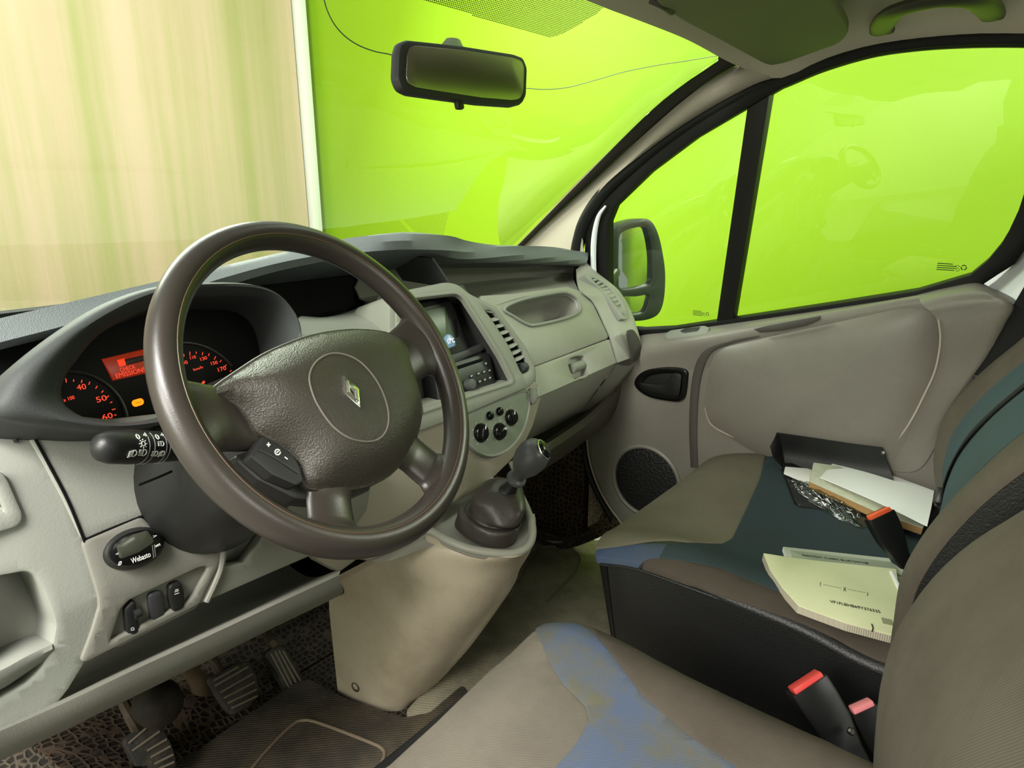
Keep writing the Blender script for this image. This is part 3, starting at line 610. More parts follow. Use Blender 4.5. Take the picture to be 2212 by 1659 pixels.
for A in ([(58, 915), (104, 1000), (146, 1080), (181, 1165), (206, 1233), (223, 1290), (223, 1342), (210, 1392), (201, 1420)], [(184, 1166), (240, 1142), (308, 1115)], [(476, 1163), (480, 1210), (464, 1250), (450, 1288)]):
    bm = tube([LFh(q, .0035) for q in A], .0017, 6, spline=4); obj('panel_gap', bm, DEEP, dash)
# right-hand knee panel with scooped recess, below the column
kp_q = [(482, 1162), (600, 1085), (690, 1020), (800, 990), (800, 1100), (760, 1170), (690, 1197), (585, 1242), (449, 1302), (467, 1250), (482, 1210)]
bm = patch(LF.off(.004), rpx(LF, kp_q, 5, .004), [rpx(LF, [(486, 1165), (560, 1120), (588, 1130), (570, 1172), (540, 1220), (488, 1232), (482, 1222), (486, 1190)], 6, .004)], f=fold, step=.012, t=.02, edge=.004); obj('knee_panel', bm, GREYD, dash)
bm = patch(LF.off(-.022), [LF.uv(q) for q in [(470, 1240), (470, 1140), (600, 1080), (620, 1200), (540, 1245)]], f=fold, t=.006); obj('knee_recess', bm, GREYD, dash)
bm = tube([LFh(q, .006) for q in [(476, 1160), (482, 1185), (478, 1225), (464, 1262), (446, 1300)]], .004, 8, spline=5); obj('panel_bead', bm, GREYD, dash)
# lower tray: lip bar and floor
L0 = [(-60, 1668), (0, 1640), (150, 1567), (300, 1495), (450, 1422), (600, 1348), (700, 1300), (728, 1286)]
L1 = [(-60, 1610), (0, 1586), (145, 1530), (295, 1455), (445, 1385), (595, 1312), (700, 1263), (730, 1249)]
L2 = [(-60, 1600), (0, 1576), (140, 1512), (290, 1440), (440, 1370), (590, 1300), (700, 1247), (732, 1232)]
r0 = [aty(q, .825) for q in L0]; r1 = [aty(q, .778) for q in L1]; r2 = [aty(q, .788) for q in L2]
r3 = [p+V((0, .09, -.045)) for p in r2]; r4 = [p+V((0, .20, -.03)) for p in r2]; rb = [p+V((0, .06, -.004)) for p in r0]
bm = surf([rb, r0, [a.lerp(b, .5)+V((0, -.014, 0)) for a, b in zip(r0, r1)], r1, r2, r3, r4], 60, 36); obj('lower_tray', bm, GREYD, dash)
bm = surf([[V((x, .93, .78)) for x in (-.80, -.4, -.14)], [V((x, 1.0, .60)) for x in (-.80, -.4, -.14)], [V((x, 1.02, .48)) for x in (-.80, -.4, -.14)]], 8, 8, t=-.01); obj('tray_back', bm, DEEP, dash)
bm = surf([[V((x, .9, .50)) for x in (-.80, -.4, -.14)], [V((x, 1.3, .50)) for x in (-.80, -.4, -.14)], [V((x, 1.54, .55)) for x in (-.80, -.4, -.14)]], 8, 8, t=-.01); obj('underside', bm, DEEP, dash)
# ---- centre pod with screen, radio and vent
CP = Fr((0, .85, .85), (0, -.3, .1), right=(1, 0, 0))
pod_q = [(846, 644), (885, 631), (967, 614), (990, 618), (1014, 638), (1072, 666), (1103, 707), (1135, 751), (1156, 796), (1157, 818), (1146, 830), (1011, 888), (910, 925), (872, 930), (846, 800)]
cav_q = [(866, 652), (891, 643), (978, 633), (990, 634), (1003, 644), (1043, 707), (1082, 770), (1107, 820), (1105, 826), (1003, 858), (900, 892), (884, 880), (866, 760)]
vh_q = [(1042, 668), (1058, 664), (1071, 672), (1104, 712), (1133, 755), (1147, 792), (1146, 806), (1131, 814), (1122, 802), (1098, 749), (1060, 690)]
bm = patch(CP, rpx(CP, pod_q, 10), [rpx(CP, cav_q, 8), rpx(CP, vh_q, 5)], t=.10, edge=.005, th=.008); pod = obj('centre_pod', bm, mat('grey_pod_plastic', (126, 128, 117), .5, .4, bump=.12, bscale=420), dash)
bm = patch(CP.off(.003), rpx(CP, [(858, 648), (890, 640), (979, 630), (993, 632), (1006, 644), (1047, 707), (1086, 770), (1112, 822), (1108, 829), (1003, 862), (900, 897), (876, 892), (858, 760)], 8, .003), [rpx(CP, cav_q, 8, .003)], t=.006, edge=.002); obj('pod_frame', bm, mat('grey_pod_plastic', (126, 128, 117), .5, .4), dash)
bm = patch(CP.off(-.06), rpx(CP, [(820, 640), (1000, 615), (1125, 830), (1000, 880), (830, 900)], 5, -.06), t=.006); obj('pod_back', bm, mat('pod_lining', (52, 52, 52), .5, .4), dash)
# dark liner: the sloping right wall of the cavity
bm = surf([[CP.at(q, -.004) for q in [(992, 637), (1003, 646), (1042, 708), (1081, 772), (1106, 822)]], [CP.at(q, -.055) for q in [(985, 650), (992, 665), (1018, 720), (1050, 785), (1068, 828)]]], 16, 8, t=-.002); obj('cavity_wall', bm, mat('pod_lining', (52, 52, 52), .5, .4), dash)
bm = surf([[CP.at(q, -.002) for q in [(840, 892), (900, 890), (1003, 857), (1105, 825)]], [CP.at(q, -.05) for q in [(840, 872), (900, 866), (1000, 842), (1068, 822)]]], 12, 6, t=-.002); obj('cavity_sill', bm, GREY, dash)
scn = thing('display_screen', 'small colour display showing 17 degrees, above the radio', 'screen', CP.at((950, 720), -.035))
prism_at(CP, [(860, 678), (976, 651), (1010, 754), (972, 766), (870, 790)], 3, -.030, .02, BLACK, scn, 'screen_frame')
prism_at(CP, [(866, 682), (961, 664), (985, 746), (964, 754), (876, 778)], 2, -.0285, .004, mat('grey_lcd', (66, 80, 60), .35, .5), scn, 'display_panel')
bub = prism_at(CP, [(960, 732), (966, 724), (974, 724), (981, 735), (983, 745), (962, 752)], 4, -.0275, .001, mat('lit_icon', (70, 90, 110), .3, emit=(120, 150, 175), es=.5), scn, 'temperature_bubble')
ptext('17°C', CP, (967, 739), (981, 735), .5, mat('lit_white', (230, 235, 240), .5, emit=(235, 240, 245), es=.8), bub, -.0262)
prism_at(CP, [(981, 694), (984, 690), (990, 724), (987, 727)], 1, -.0285, .004, DEEP, scn, 'card_slot')
prism_at(CP, [(972, 770), (1050, 742), (1053, 750), (975, 784)], 2, -.030, .01, mat('pod_lining', (52, 52, 52), .5, .4), dash, 'pod_shelf')
rad = thing('car_radio', 'black single slot car radio with round volume knob', 'radio', CP.at((1020, 805), -.03))
prism_at(CP, [(940, 800), (979, 786), (1053, 763), (1058, 768), (1069, 826), (1064, 833), (1003, 857), (950, 870)], 4, -.022, .03, BLACK, rad, 'faceplate')
prism_at(CP, [(975, 796), (1042, 775), (1042, 779), (976, 801)], 1, -.0214, .004, DEEP, rad, 'disc_slot')
bm = lathe([(.010, -.002), (.011, .006), (.0095, .014), (.001, .0145)], CP.at((1010, 831), -.022), CP.n, 24); obj('volume_knob', bm, mat('grey_knob', (70, 70, 70), .4), rad)
for q in [(1017, 813), (1032, 808), (1044, 804), (1056, 801), (1024, 828), (1035, 825), (1046, 821), (1057, 817), (1048, 786)]:
    u, v = CP.uv(q, -.022); bm = fbox(CP, u, v, -.0215, .008, .0075, .004, .0015, rot=.25); b_ = obj('button', bm, mat('radio_button', (44, 44, 44), .4), rad)
    if q != (1048, 786): marks(CP, [[(u-.0022, v), (u+.0022, v+.0008)]], .0012, WHITEP, b_, 'symbol', -.0193)
    else: marks(CP, [[(u-.002, v-.001), (u+.002, v), (u, v+.0025), (u-.002, v-.001)]], .0008, WHITEP, b_, 'eject_symbol', -.0193)
# vent in the pod
vent = thing('air_vent', 'tall centre air vent with grey slats beside the radio', 'vent', CP.at((1090, 740)))
bm = patch(CP.off(-.05), [CP.uv(q, -.05) for q in [(1036, 670), (1062, 664), (1092, 712), (1136, 790), (1138, 808), (1116, 806)]], t=.004); obj('duct', bm, DEEP, vent)
for q0, q1 in [((1046, 671), (1072, 674)), ((1058, 692), (1080, 687)), ((1067, 707), (1091, 700)), ((1076, 722), (1099, 714)), ((1085, 737), (1107, 728)), ((1093, 752), (1116, 742)), ((1100, 766), (1123, 756)), ((1107, 780), (1130, 769))]:
    a, b = CP.at(q0, -.010), CP.at(q1, -.006); bm = tube([a, a.lerp(b, .5), b], [.0055, .0062, .004], 8, flat=.45, nrm=CP.n+CP.b*1.2); obj('slat', bm, GREYL, vent)
bm = lathe([(.001, -.007), (.009, -.007), (.010, 0), (.009, .007), (.001, .007)], CP.at((1130, 793), -.008), CP.a, 20); obj('thumb_wheel', bm, HOODM, vent)
bm = patch(CP.off(-.012), [CP.uv(q, -.012) for q in [(1112, 788), (1136, 781), (1146, 803), (1131, 813), (1120, 802)]], t=.006); obj('wheel_plate', bm, HOODM, vent)
# ---- centre lower fascia and heater controls
KF = Fr((.1, .822, .68), (0, -.2, .05), right=(1, 0, 0))
lc_q = [(640, 1000), (760, 955), (905, 925), (1011, 888), (1146, 830), (1160, 826), (1168, 856), (1150, 918), (1135, 950), (1104, 990), (1062, 1035), (1000, 1075), (900, 1120), (800, 1190), (745, 1232), (690, 1205), (640, 1120)]
bm = patch(KF.off(-.006), rpx(KF, lc_q, 6, -.006), f=lambda u, v: -max(0, -.06-v)*.25, step=.03, t=.02, edge=.004); obj('centre_fascia', bm, mat('taupe_dash_plastic', (146, 138, 124), .45, .45, bump=.12, bscale=400), dash)
ac_q = [(985, 905), (1011, 893), (1130, 846), (1139, 856), (1143, 880), (1132, 925), (1108, 962), (1076, 982), (1046, 982), (1016, 962), (994, 930)]
htr = thing('heater_controls', 'half round heater control panel with three black knobs under the radio', 'control panel', KF.at((1075, 930)))
bm = patch(KF.off(.002), spl(KF, ac_q, 4, .002), t=.012, edge=.004); obj('panel', bm, mat('heater_panel', (126, 132, 118), .5, .4), htr)
bm = tube([KF.p(p.x, p.y, .002) for p in spl(KF, ac_q, 4, .002)], .0025, 6, closed=True); obj('panel_rim', bm, GREYL, htr)
for q, r, g in [((1038, 935), .0165, 1.1), ((1078, 932), .0155, 0.35), ((1103, 902), .0150, 1.4)]:
    c = KF.at(q, .002); bm = lathe([(r*1.12, 0), (r*1.12, .003), (r*1.02, .004), (r*.96, .0075), (r*.9, .0085), (.001, .0085)], c, KF.n, 32); kb = obj('knob', bm, GLOSSB, htr)
    u, v = KF.uv(q, .002); bm = fbox(KF, u, v, .0105, r*1.7, .008, .007, .003, rot=g); gp = obj('grip', bm, GLOSSB, kb)
    bm = fbox(KF, u+r*.6*math.cos(g), v+r*.6*math.sin(g), .0142, r*.4, .0022, .0006, 0, rot=g); obj('pointer', bm, WHITEP, kb)
    marks(KF, [[(u+r*1.3*math.cos(a), v+r*1.3*math.sin(a)), (u+r*1.45*math.cos(a), v+r*1.45*math.sin(a))] for a in [math.radians(x) for x in range(-50, 231, 40)]], .0012, WHITEP, kb, 'scale_marks', .0028)
for q in [(1057, 898), (1078, 889)]:
    bm = lathe([(.0085, 0), (.0085, .004), (.0065, .007), (.001, .0085)], KF.at(q, .002), KF.n, 24); obj('push_button', bm, GLOSSB, htr)
cap = plane3(KF.at((1141, 840), .002), KF.at((1160, 832), .002), KF.at((1150, 915), .002))
bm = puff(cap, spl(cap, [(1143, 845), (1152, 838), (1160, 848), (1161, 862), (1153, 874), (1145, 865)], 4), .006, 5, 3); obj('socket_cap', bm, GREYL, dash)
# ---- passenger side fascia
GB = plane3(aty((1150, 790), .865), aty((1315, 728), .90), aty((1253, 631), .955))
def endat(q, h=0): return aty(q, max(.872, .99-.00087*(q[1]-597))-h)
gu = [(1046, 672), (1042, 642), (1110, 638), (1180, 628), (1225, 622), (1253, 630), (1281, 657), (1305, 707), (1314, 727), (1154, 787), (1130, 762), (1080, 712)]
th = [(1088, 668), (1120, 650), (1178, 637), (1218, 632), (1242, 643), (1251, 660), (1249, 674), (1224, 687), (1161, 702), (1138, 701), (1110, 685)]
bm = patch(GB, rpx(GB, gu, 4), [spl(GB, th, 3)], t=.006, edge=.005); obj('upper_glovebox_panel', bm, GREY, dash)
T0 = [GB.p(p.x, p.y, -.004) for p in spl(GB, th, 3)]; tcn = sum(T0, V((0, 0, 0)))/len(T0)
down = V((.0, .055, -.05))
bm = surf([T0, [tcn+(p-tcn)*.98+down*.4 for p in T0], [tcn+(p-tcn)*.92+down*.85 for p in T0], [tcn+(p-tcn)*.70+down for p in T0], [tcn+(p-tcn)*.02+down*1.02 for p in T0]], 60, 20, closed=True)
obj('upper_tray', bm, GREY, dash)
bm = tube([GB.p(p.x, p.y, .001) for p in spl(GB, th, 8)], .004, 8, closed=True); obj('tray_rim', bm, GREYL, dash)
gd = [(1155, 795), (1317, 734), (1332, 783), (1163, 857)]
lh = [(1227, 783), (1234, 770), (1258, 766), (1266, 778), (1272, 804), (1266, 814), (1242, 820), (1236, 812), (1229, 796)]
bm = patch(GB, rpx(GB, gd, 3), [spl(GB, lh, 3)], t=.02, edge=.003); gl = obj('glovebox_door', bm, GREY, dash)
bm = patch(GB.off(-.018), [GB.uv(q, -.018) for q in [(1222, 766), (1270, 760), (1272, 810), (1233, 818)]], t=.003); obj('latch_cup', bm, GREY, gl)
bm = tube([GB.at((1234, 796), -.010), GB.at((1256, 788), -.010)], .0115, 20); obj('latch_barrel', bm, GREYL, gl)
# lower turn-under
sq_ = [GB.at(q) for q in [(1163, 857), (1250, 819), (1332, 783)]]
bm = surf([sq_, [p+V((0, .004, -.008)) for p in sq_], [aty((1147, 914), .885), aty((1200, 900), .91), aty((1262, 878), .935)], [aty((1140, 950), .96), aty((1190, 925), .98), aty((1250, 893), 1.0)]], 16, 14, t=-.004); obj('fascia_turn_under', bm, GREY, dash)
# end panel
seam = [aty((1244, 585), 1.03), aty((1246, 610), .985)]+[GB.at(q) for q in [(1254, 631), (1282, 657), (1306, 707), (1316, 730), (1333, 784)]]
sil = [aty((1262, 566), 1.05), aty((1290, 592), 1.02), endat((1334, 628)), endat((1357, 665)), endat((1373, 707)), endat((1380, 735)), endat((1386, 762))]
midp = [a.lerp(b, .55)+V((-.002, -.004, .001)) for a, b in zip(seam, sil)]
back_ = [p+V((.012, .05, -.01)) for p in sil]
bm = surf([seam, midp, sil, back_], 40, 16, t=-.004); obj('end_panel', bm, GREY, dash)
low = [aty((1333, 786), .876), aty((1345, 790), .876), aty((1366, 788), .875), aty((1386, 764), .872)]
low2 = [aty((1250, 893), .99), aty((1282, 880), .96), aty((1320, 850), .93), aty((1362, 795), .90)]
lowm = [aty((1300, 835), .91), aty((1320, 835), .90), aty((1348, 815), .885), aty((1378, 780), .876)]
bm = surf([low, lowm, low2], 14, 12, t=-.004); obj('corner_turn_under', bm, GREY, dash)
SV = plane3(endat((1275, 600)), endat((1350, 683)), endat((1312, 625))).off(.010)
svo = [(1266, 598), (1280, 593), (1292, 598), (1313, 612), (1334, 631), (1348, 652), (1356, 672), (1357, 685), (1345, 688), (1336, 677), (1300, 627)]
svh = [(1278, 602), (1288, 600), (1310, 615), (1327, 632), (1341, 654), (1345, 664), (1336, 666), (1318, 645), (1300, 625)]
sv = thing('side_air_vent', 'slim grey air vent on the passenger end of the dashboard', 'vent', SV.at((1315, 640)))
bm = patch(SV.off(.003), spl(SV, svo, 3, .003), [spl(SV, svh, 3, .003)], t=.02, edge=.002); obj('vent_frame', bm, GREYL, sv)
bm = patch(SV.off(-.008), spl(SV, svo, 3, -.008), t=.003); obj('duct', bm, DEEP, sv)
for a, b in [((1281, 606), (1292, 602)), ((1289, 613), (1301, 608)), ((1297, 620), (1309, 615)), ((1304, 627), (1317, 622)), ((1312, 635), (1325, 630)), ((1318, 643), (1331, 638)), ((1325, 651), (1337, 646)), ((1331, 659), (1342, 654))]:
    bm = tube([SV.at(a, .0), SV.at(b, .0)], .0038, 8, flat=.5, nrm=SV.n); obj('slat', bm, GREYL, sv)
bm = lathe([(.005, -.003), (.005, .003), (.001, .003)], SV.at((1347, 676), .005), SV.a, 16); obj('thumb_wheel', bm, GREYL, sv)
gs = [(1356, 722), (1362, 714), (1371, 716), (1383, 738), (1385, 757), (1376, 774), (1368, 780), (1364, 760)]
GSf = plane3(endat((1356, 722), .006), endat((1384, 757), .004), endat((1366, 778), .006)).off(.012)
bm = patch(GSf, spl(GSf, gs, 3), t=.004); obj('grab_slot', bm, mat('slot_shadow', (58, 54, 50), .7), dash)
# tray back wall under the lip
bm = surf([[V((.03, 1.10, 1.0)), V((.3, 1.11, .985)), V((.55, 1.10, .97)), V((.745, 1.07, .955))], [V((.03, 1.11, .93)), V((.3, 1.12, .925)), V((.55, 1.12, .92)), V((.73, 1.07, .915))], [GB.at(q, -.004) for q in [(1040, 668), (1110, 641), (1180, 629), (1250, 628)]], [GB.at(q, -.03) for q in [(1040, 678), (1110, 648), (1180, 634), (1250, 632)]]], 24, 16, t=-.004); obj('tray_wall', bm, GREY, dash)
# lower brace along the passenger side
br = [(1100, 1010), (1145, 985), (1182, 969), (1262, 915), (1310, 870), (1345, 822), (1372, 786)]
A0 = [aty(q, .92+.0*i) for i, q in enumerate(br)]; A1 = [aty((q[0]+12, q[1]+38-i*4), .95) for i, q in enumerate(br)]; A2 = [p+V((0, .10, .02)) for p in A1]; Am = [aty((q[0]-4, q[1]-14), .96) for q in br]
bm = surf([Am, A0, A1, A2], 24, 12, t=-.004); obj('lower_brace', bm, mat('brown_grey_plastic', (98, 92, 82), .45), dash)
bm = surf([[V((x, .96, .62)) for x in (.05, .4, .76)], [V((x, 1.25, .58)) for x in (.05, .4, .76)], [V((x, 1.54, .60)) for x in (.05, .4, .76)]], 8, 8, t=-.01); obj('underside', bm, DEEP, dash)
bm = box((.79, 1.3, .43), (.03, .52, .78), bev=.004); struct('wall_right_footwell', bm, mat('honeycomb_carpet', (78, 66, 54), .9, .15, bump=1, bscale=60, tex='cells', var=.6, vscale=9, vcol=(46, 40, 34)), label='dark side lining of the passenger footwell')
bm = tube([atx(q, .772) for q in [(1262, 925), (1268, 1000), (1290, 1060), (1330, 1130), (1365, 1190), (1400, 1240)]], .012, 8, spline=5); struct('trim_6', bm, SEAL, label='black seal beside the passenger footwell')
# ================================================================ HEATER TIMER
tm_ = thing('heater_timer', 'oval black heater timer with small grey display left of the steering column', 'timer', LF.at((289, 1185), .01))
TF = LF.off(.007)
eo = [TF.uv((p.x, p.y)) for p in ell(289, 1185, 69, 43, 40, -.36)]
bm = puff(TF, eo, .016, 8, 5, -.004); obj('housing', bm, BLACK, tm_)
TD = TF.off(.0135)
ei = [TD.uv((p.x, p.y)) for p in ell(293, 1184, 56, 33, 40, -.36)]
bm = patch(TD.off(.003), [TD.uv((p.x, p.y), .003) for p in ell(293, 1184, 55, 32, 40, -.36)], t=.006, edge=.002); tf = obj('front_cover', bm, GLOSSB, tm_)
prism_at(TD, [(257, 1180), (289, 1158), (318, 1150), (331, 1170), (300, 1190), (262, 1204)], 4, .0042, .002, mat('dull_lcd', (58, 60, 50), .2), tm_, 'display')
ptext('Webasto', TD, (284, 1213), (325, 1197), .30, WHITEP, tf, .0034)
ptext('set', TD, (335, 1180), (346, 1175), .6, WHITEP, tf, .0034)
ptext('>', TD, (331, 1160), (339, 1157), .8, WHITEP, tf, .0034); ptext('<', TD, (250, 1198), (258, 1195), .8, WHITEP, tf, .0034)
marks(TD, [[TD.uv(q, .0034) for q in A] for A in [[(329, 1178), (332, 1205)], [(333, 1176), (336, 1202)]]], .0007, mat('grey_print', (120, 120, 120), .6), tf, 'button_lines', .0034)
marks(TD, [[TD.uv(q, .0034) for q in [(256, 1221), (258, 1214), (262, 1213), (261, 1219), (256, 1221)]]], .001, WHITEP, tf, 'flame_symbol', .0034)
# ================================================================ STEERING
WC = V((-.4212, .6063, .947)); WF = Fr(WC, (.109, -.834, .541), right=(.992, .129, 0))
col = thing('steering_column', 'black steering column shroud with light stalk', 'steering column', WC-WF.n*.2)
AX = -WF.n
bm = lathe([(.03, .03), (.052, .035), (.062, .06), (.076, .12), (.088, .17), (.096, .22), (.099, .30)], WC+V((-.012, 0, .0)), AX+V((0, 0, -.05)), 40); obj('shroud', bm, BLACK, col)
bm = tube([aty(q, .74) for q in [(300, 1048), (345, 1030), (372, 1018)]], .0015, 5); obj('shroud_joint', bm, DEEP, col)
sa, sb = aty((204, 966), .70), aty((420, 965), .745)
d_ = (sb-sa)
bm = tube([sa+d_*t for t in (0, .015, .05, .12, .3, .5, .75, 1.0, 1.2)], [.003, .0085, .0135, .0165, .0178, .0172, .0160, .0145, .013], 20); stk = obj('light_stalk', bm, BLACK, col)
SAX = d_.normalized(); SFD = (V((0, -1, 0))+SAX*SAX.y).normalized(); SUD = SFD.cross(SAX); SUD = SUD if SUD.z > 0 else -SUD
def onstalk(q): return aty(q, .70+.045*(q[0]-204)/216)-V((0, .0178, 0))
SF = plane3(onstalk((240, 960)), onstalk((330, 962)), onstalk((240, 990))); 
for x in (285, 296, 322, 330):
    c = sa+d_*((x-204)/216); bm = tube([c+SFD*(.0179*math.cos(a))+SUD*(.0179*math.sin(a)) for a in [math.radians(k) for k in range(-70, 71, 10)]], .0005, 4); obj('ring_line', bm, mat('grey_print', (120, 120, 120), .6), stk)
def stpt(q):
    th_ = math.asin(max(-.97, min(.97, (963-q[1])*.00060/.0180)))+.30; return sa+d_*((q[0]-204)/216)+SFD*(.0180*math.cos(th_))+SUD*(.0180*math.sin(th_))
def sm_(st, wd=.0006, nm='lamp_symbol'):
    for A in st: obj(nm, tube([stpt(q) for q in A], wd, 4), WHITEP, stk)
sun = [[(271+4*math.cos(t*.785), 959+4*math.sin(t*.785)) for t in range(9)]]+[[(271+6*math.cos(t*.785), 959+6*math.sin(t*.785)), (271+8*math.cos(t*.785), 959+8*math.sin(t*.785))] for t in range(8)]
sm_(sun)
def lampsym(x, y, s=1, kind='line'):
    st = [[(x+4*s, y-5*s), (x, y-5*s), (x, y+5*s), (x+4*s, y+5*s), (x+7*s, y+2*s), (x+7*s, y-2*s), (x+4*s, y-5*s)]]
    st += [[(x-2*s, y-4*s+k*2.7*s), (x-8*s, y-4*s+k*2.7*s+(2 if kind == 'low' else 0))] for k in range(4)]; return st
sm_(lampsym(252, 975, 1, 'low')); sm_(lampsym(272, 974)); sm_(lampsym(309, 959, .8)); sm_(lampsym(298, 976, .8)); sm_(lampsym(313, 976, .8, 'low'))
for x in (264, 305): sm_([[(x+3*math.cos(t*.785), 947+4*math.sin(t*.785)) for t in range(9)]], nm='numeral')
sm_([[(278, 944), (283, 941), (282, 946), (278, 944)], [(316, 943), (321, 941), (320, 945), (316, 943)], [(326, 944), (333, 946)]])
# ---- wheel
wheel = thing('steering_wheel', 'worn dark leather four-spoke steering wheel with a diamond emblem', 'steering wheel', WC)
R_ = .180
P = [WF.p(R_*math.cos(t), R_*math.sin(t)) for t in [2*math.pi*k/96 for k in range(96)]]
bm = tube(P, .0162, 20, closed=True, nrm=WF.n, flat=1.0); rim = obj('rim', bm, LEATHER, wheel)
bm = tube([WF.p((R_-.0060)*math.cos(t), (R_-.0060)*math.sin(t), .0152) for t in [2*math.pi*k/96 for k in range(96)]], .0006, 5, closed=True); obj('rim_seam', bm, mat('seam_brown', (92, 70, 58), .5), rim)  # thin brown seam line, lighter than the leather
def spoke(pts, wd, th, nm='spoke'):
    bm = tube([WF.p(*p) for p in pts], wd, 20, nrm=WF.n, flat=th, spline=8); obj(nm, bm, LEATHER, wheel)
spoke([(-.178, .004, -.004), (-.166, .004, -.006), (-.145, .002, -.008), (-.115, -.006, -.018), (-.085, -.012, -.020)], [.048, .044, .034, .032, .036], .30)
spoke([(.178, .010, -.004), (.166, .010, -.006), (.145, .008, -.008), (.115, 0, -.010), (.085, -.006, -.010)], [.050, .047, .037, .035, .04], .30)
for sx_ in (-1, 1):
    spoke([(sx_*.0865, -.155, -.003), (sx_*.084, -.147, -.006), (sx_*.078, -.135, -.010), (sx_*.066, -.112, -.012), (sx_*.05, -.085, -.008)], [.044, .038, .027, .026, .03], .33)
# fillets where spokes meet the rim are given by the flared ends; hub body
hb = [V((.096*math.cos(t), -.03+.088*math.sin(t))) for t in [2*math.pi*k/40 for k in range(40)]]
bm = puff(WF.off(-.03), hb, .03, 6, 3, -.02); obj('hub', bm, BLACK, wheel)
cov_q = [(448, 858), (470, 835), (520, 800), (570, 768), (620, 745), (670, 727), (720, 717), (765, 713), (810, 715), (845, 722), (866, 735), (880, 758), (889, 800), (905, 850), (911, 885), (902, 935), (880, 980), (845, 1020), (800, 1043), (750, 1054), (700, 1056), (668, 1050), (655, 1036), (647, 1012), (632, 985), (608, 962), (580, 942), (560, 928), (545, 905), (525, 880), (502, 864), (474, 858)]
AF = WF.off(-.004)
cov = spl(AF, cov_q, 3); cc = AF.uv((745, 868))
def edge_d(u, v):
    p = V((u, v)); b = 9
    for a_, c_ in zip(cov, cov[1:]+cov[:1]):
        d = c_-a_; t = max(0, min(1, (p-a_).dot(d)/max(d.dot(d), 1e-12))); b = min(b, (p-a_-d*t).length)
    return b
def cov_1(u, v): k = min(1, edge_d(u, v)/.055); return .034*(1-(1-k)**2.4) if inside((u, v), cov) else 0
def cov_f(u, v):
    d = edge_d(u, v); r = min(d, .011)
    return (2*cov_1(u, v)+sum(cov_1(u+r*math.cos(a), v+r*math.sin(a)) for a in (0, .785, 1.571, 2.356, 3.142, 3.927, 4.712, 5.498)))/10
bm = patch(AF, cov, f=cov_f, step=.007, t=.03, edge=.003); cover = obj('airbag_cover', bm, GRAIN, wheel, label='grained airbag cover')
def cov_h(q):                                # frame touching the swelling of the cover at a photo pixel
    h = .03
    for _ in range(6):
        u, v = AF.uv(q, h); h = cov_f(u, v)
    return h
ring_q = [(670+86+85*math.cos(t)*1.0, 0) for t in [0]]
cr_q = [(668, 815), (680, 785), (708, 766), (740, 765), (775, 780), (806, 812), (828, 852), (839, 895), (834, 930), (815, 950), (785, 954), (752, 945), (720, 922), (692, 885), (675, 850)]
RF_ = [AF.p(*AF.uv(q, cov_h(q)), cov_h(q)+.0002) for q in cr_q]
bm = tube(RF_, .0011, 6, closed=True, spline=5); obj('emblem_ring', bm, mat('ring_crease', (112, 106, 98), .4), cover)
# diamond emblem: two interlocking chrome bands
he = cov_h((762, 853)); EF = AF.off(he+.0005); e0 = V(EF.uv((757, 848))); 
ex = (V(EF.uv((783, 857)))-V(EF.uv((738, 838)))).length*.5; ey = (V(EF.uv((776, 887)))-V(EF.uv((748, 820)))).length*.5
def dia(kx, ky, ox=0, oy=0): return [V((e0.x+ox, e0.y+oy+ky)), V((e0.x+ox+kx, e0.y+oy)), V((e0.x+ox, e0.y+oy-ky)), V((e0.x+ox-kx, e0.y+oy))]
emb = obj('emblem', patch(EF.off(.0035), dia(ex*.72, ey*.98), [dia(ex*.24, ey*.36)], t=.006, edge=.0015), CHROME, cover, label='chrome diamond emblem')
bm = tube([EF.p(*p, .0045) for p in (V((e0.x-ex*.44, e0.y)), V((e0.x, e0.y+ey*.67)), V((e0.x+ex*.12, e0.y+ey*.48)))], .0012, 6); obj('emblem_ridge', bm, CHROME, emb)
bm = tube([EF.p(*p, .0045) for p in (V((e0.x+ex*.44, e0.y)), V((e0.x, e0.y-ey*.67)), V((e0.x-ex*.12, e0.y-ey*.48)))], .0012, 6); obj('emblem_ridge', bm, CHROME, emb)
# cruise buttons
BF = WF.off(.004)
sw = obj('cruise_switch', patch(BF, rpx(BF, [(545, 985), (572, 946), (600, 960), (632, 985), (646, 1010), (652, 1038), (640, 1044), (590, 1022)], 4), t=.02, edge=.002), mat('switch_black', (30, 30, 31), .5), wheel, label='left-hand speed limiter switch')
bm = tube([BF.at(q, .001) for q in [(562, 972), (600, 992), (645, 1022)]], .0006, 5); obj('switch_ridge', bm, HOODM, sw)
marks(BF, [[BF.uv(q) for q in A] for A in [[(576, 961), (583, 961)], [(579.5, 957), (579.5, 965)], [(615, 988), (620, 992)]]], .0013, WHITEP, sw, 'switch_symbol', .0006)
marks(BF, [[BF.uv((599+6*math.cos(t*.7), 977+6*math.sin(t*.7))) for t in range(9)], [BF.uv((597, 978)), BF.uv((601, 975))]], .0012, WHITEP, sw, 'speed_symbol', .0006)
sw2 = obj('cruise_switch', patch(BF.off(-.004), rpx(BF, [(886, 802), (893, 803), (905, 850), (914, 890), (910, 898), (898, 850)], 3, -.004), t=.02, edge=.002), mat('switch_black', (30, 30, 31), .5), wheel, label='right-hand cruise switch at the cover edge')
low_q = [(515, 990), (545, 980), (600, 1025), (655, 1050), (740, 1058), (800, 1050), (720, 1080), (640, 1070), (560, 1030)]
obj('lower_cover', patch(WF.off(-.012), rpx(WF, low_q, 6, -.012), t=.02, edge=.004), BLACK, wheel)
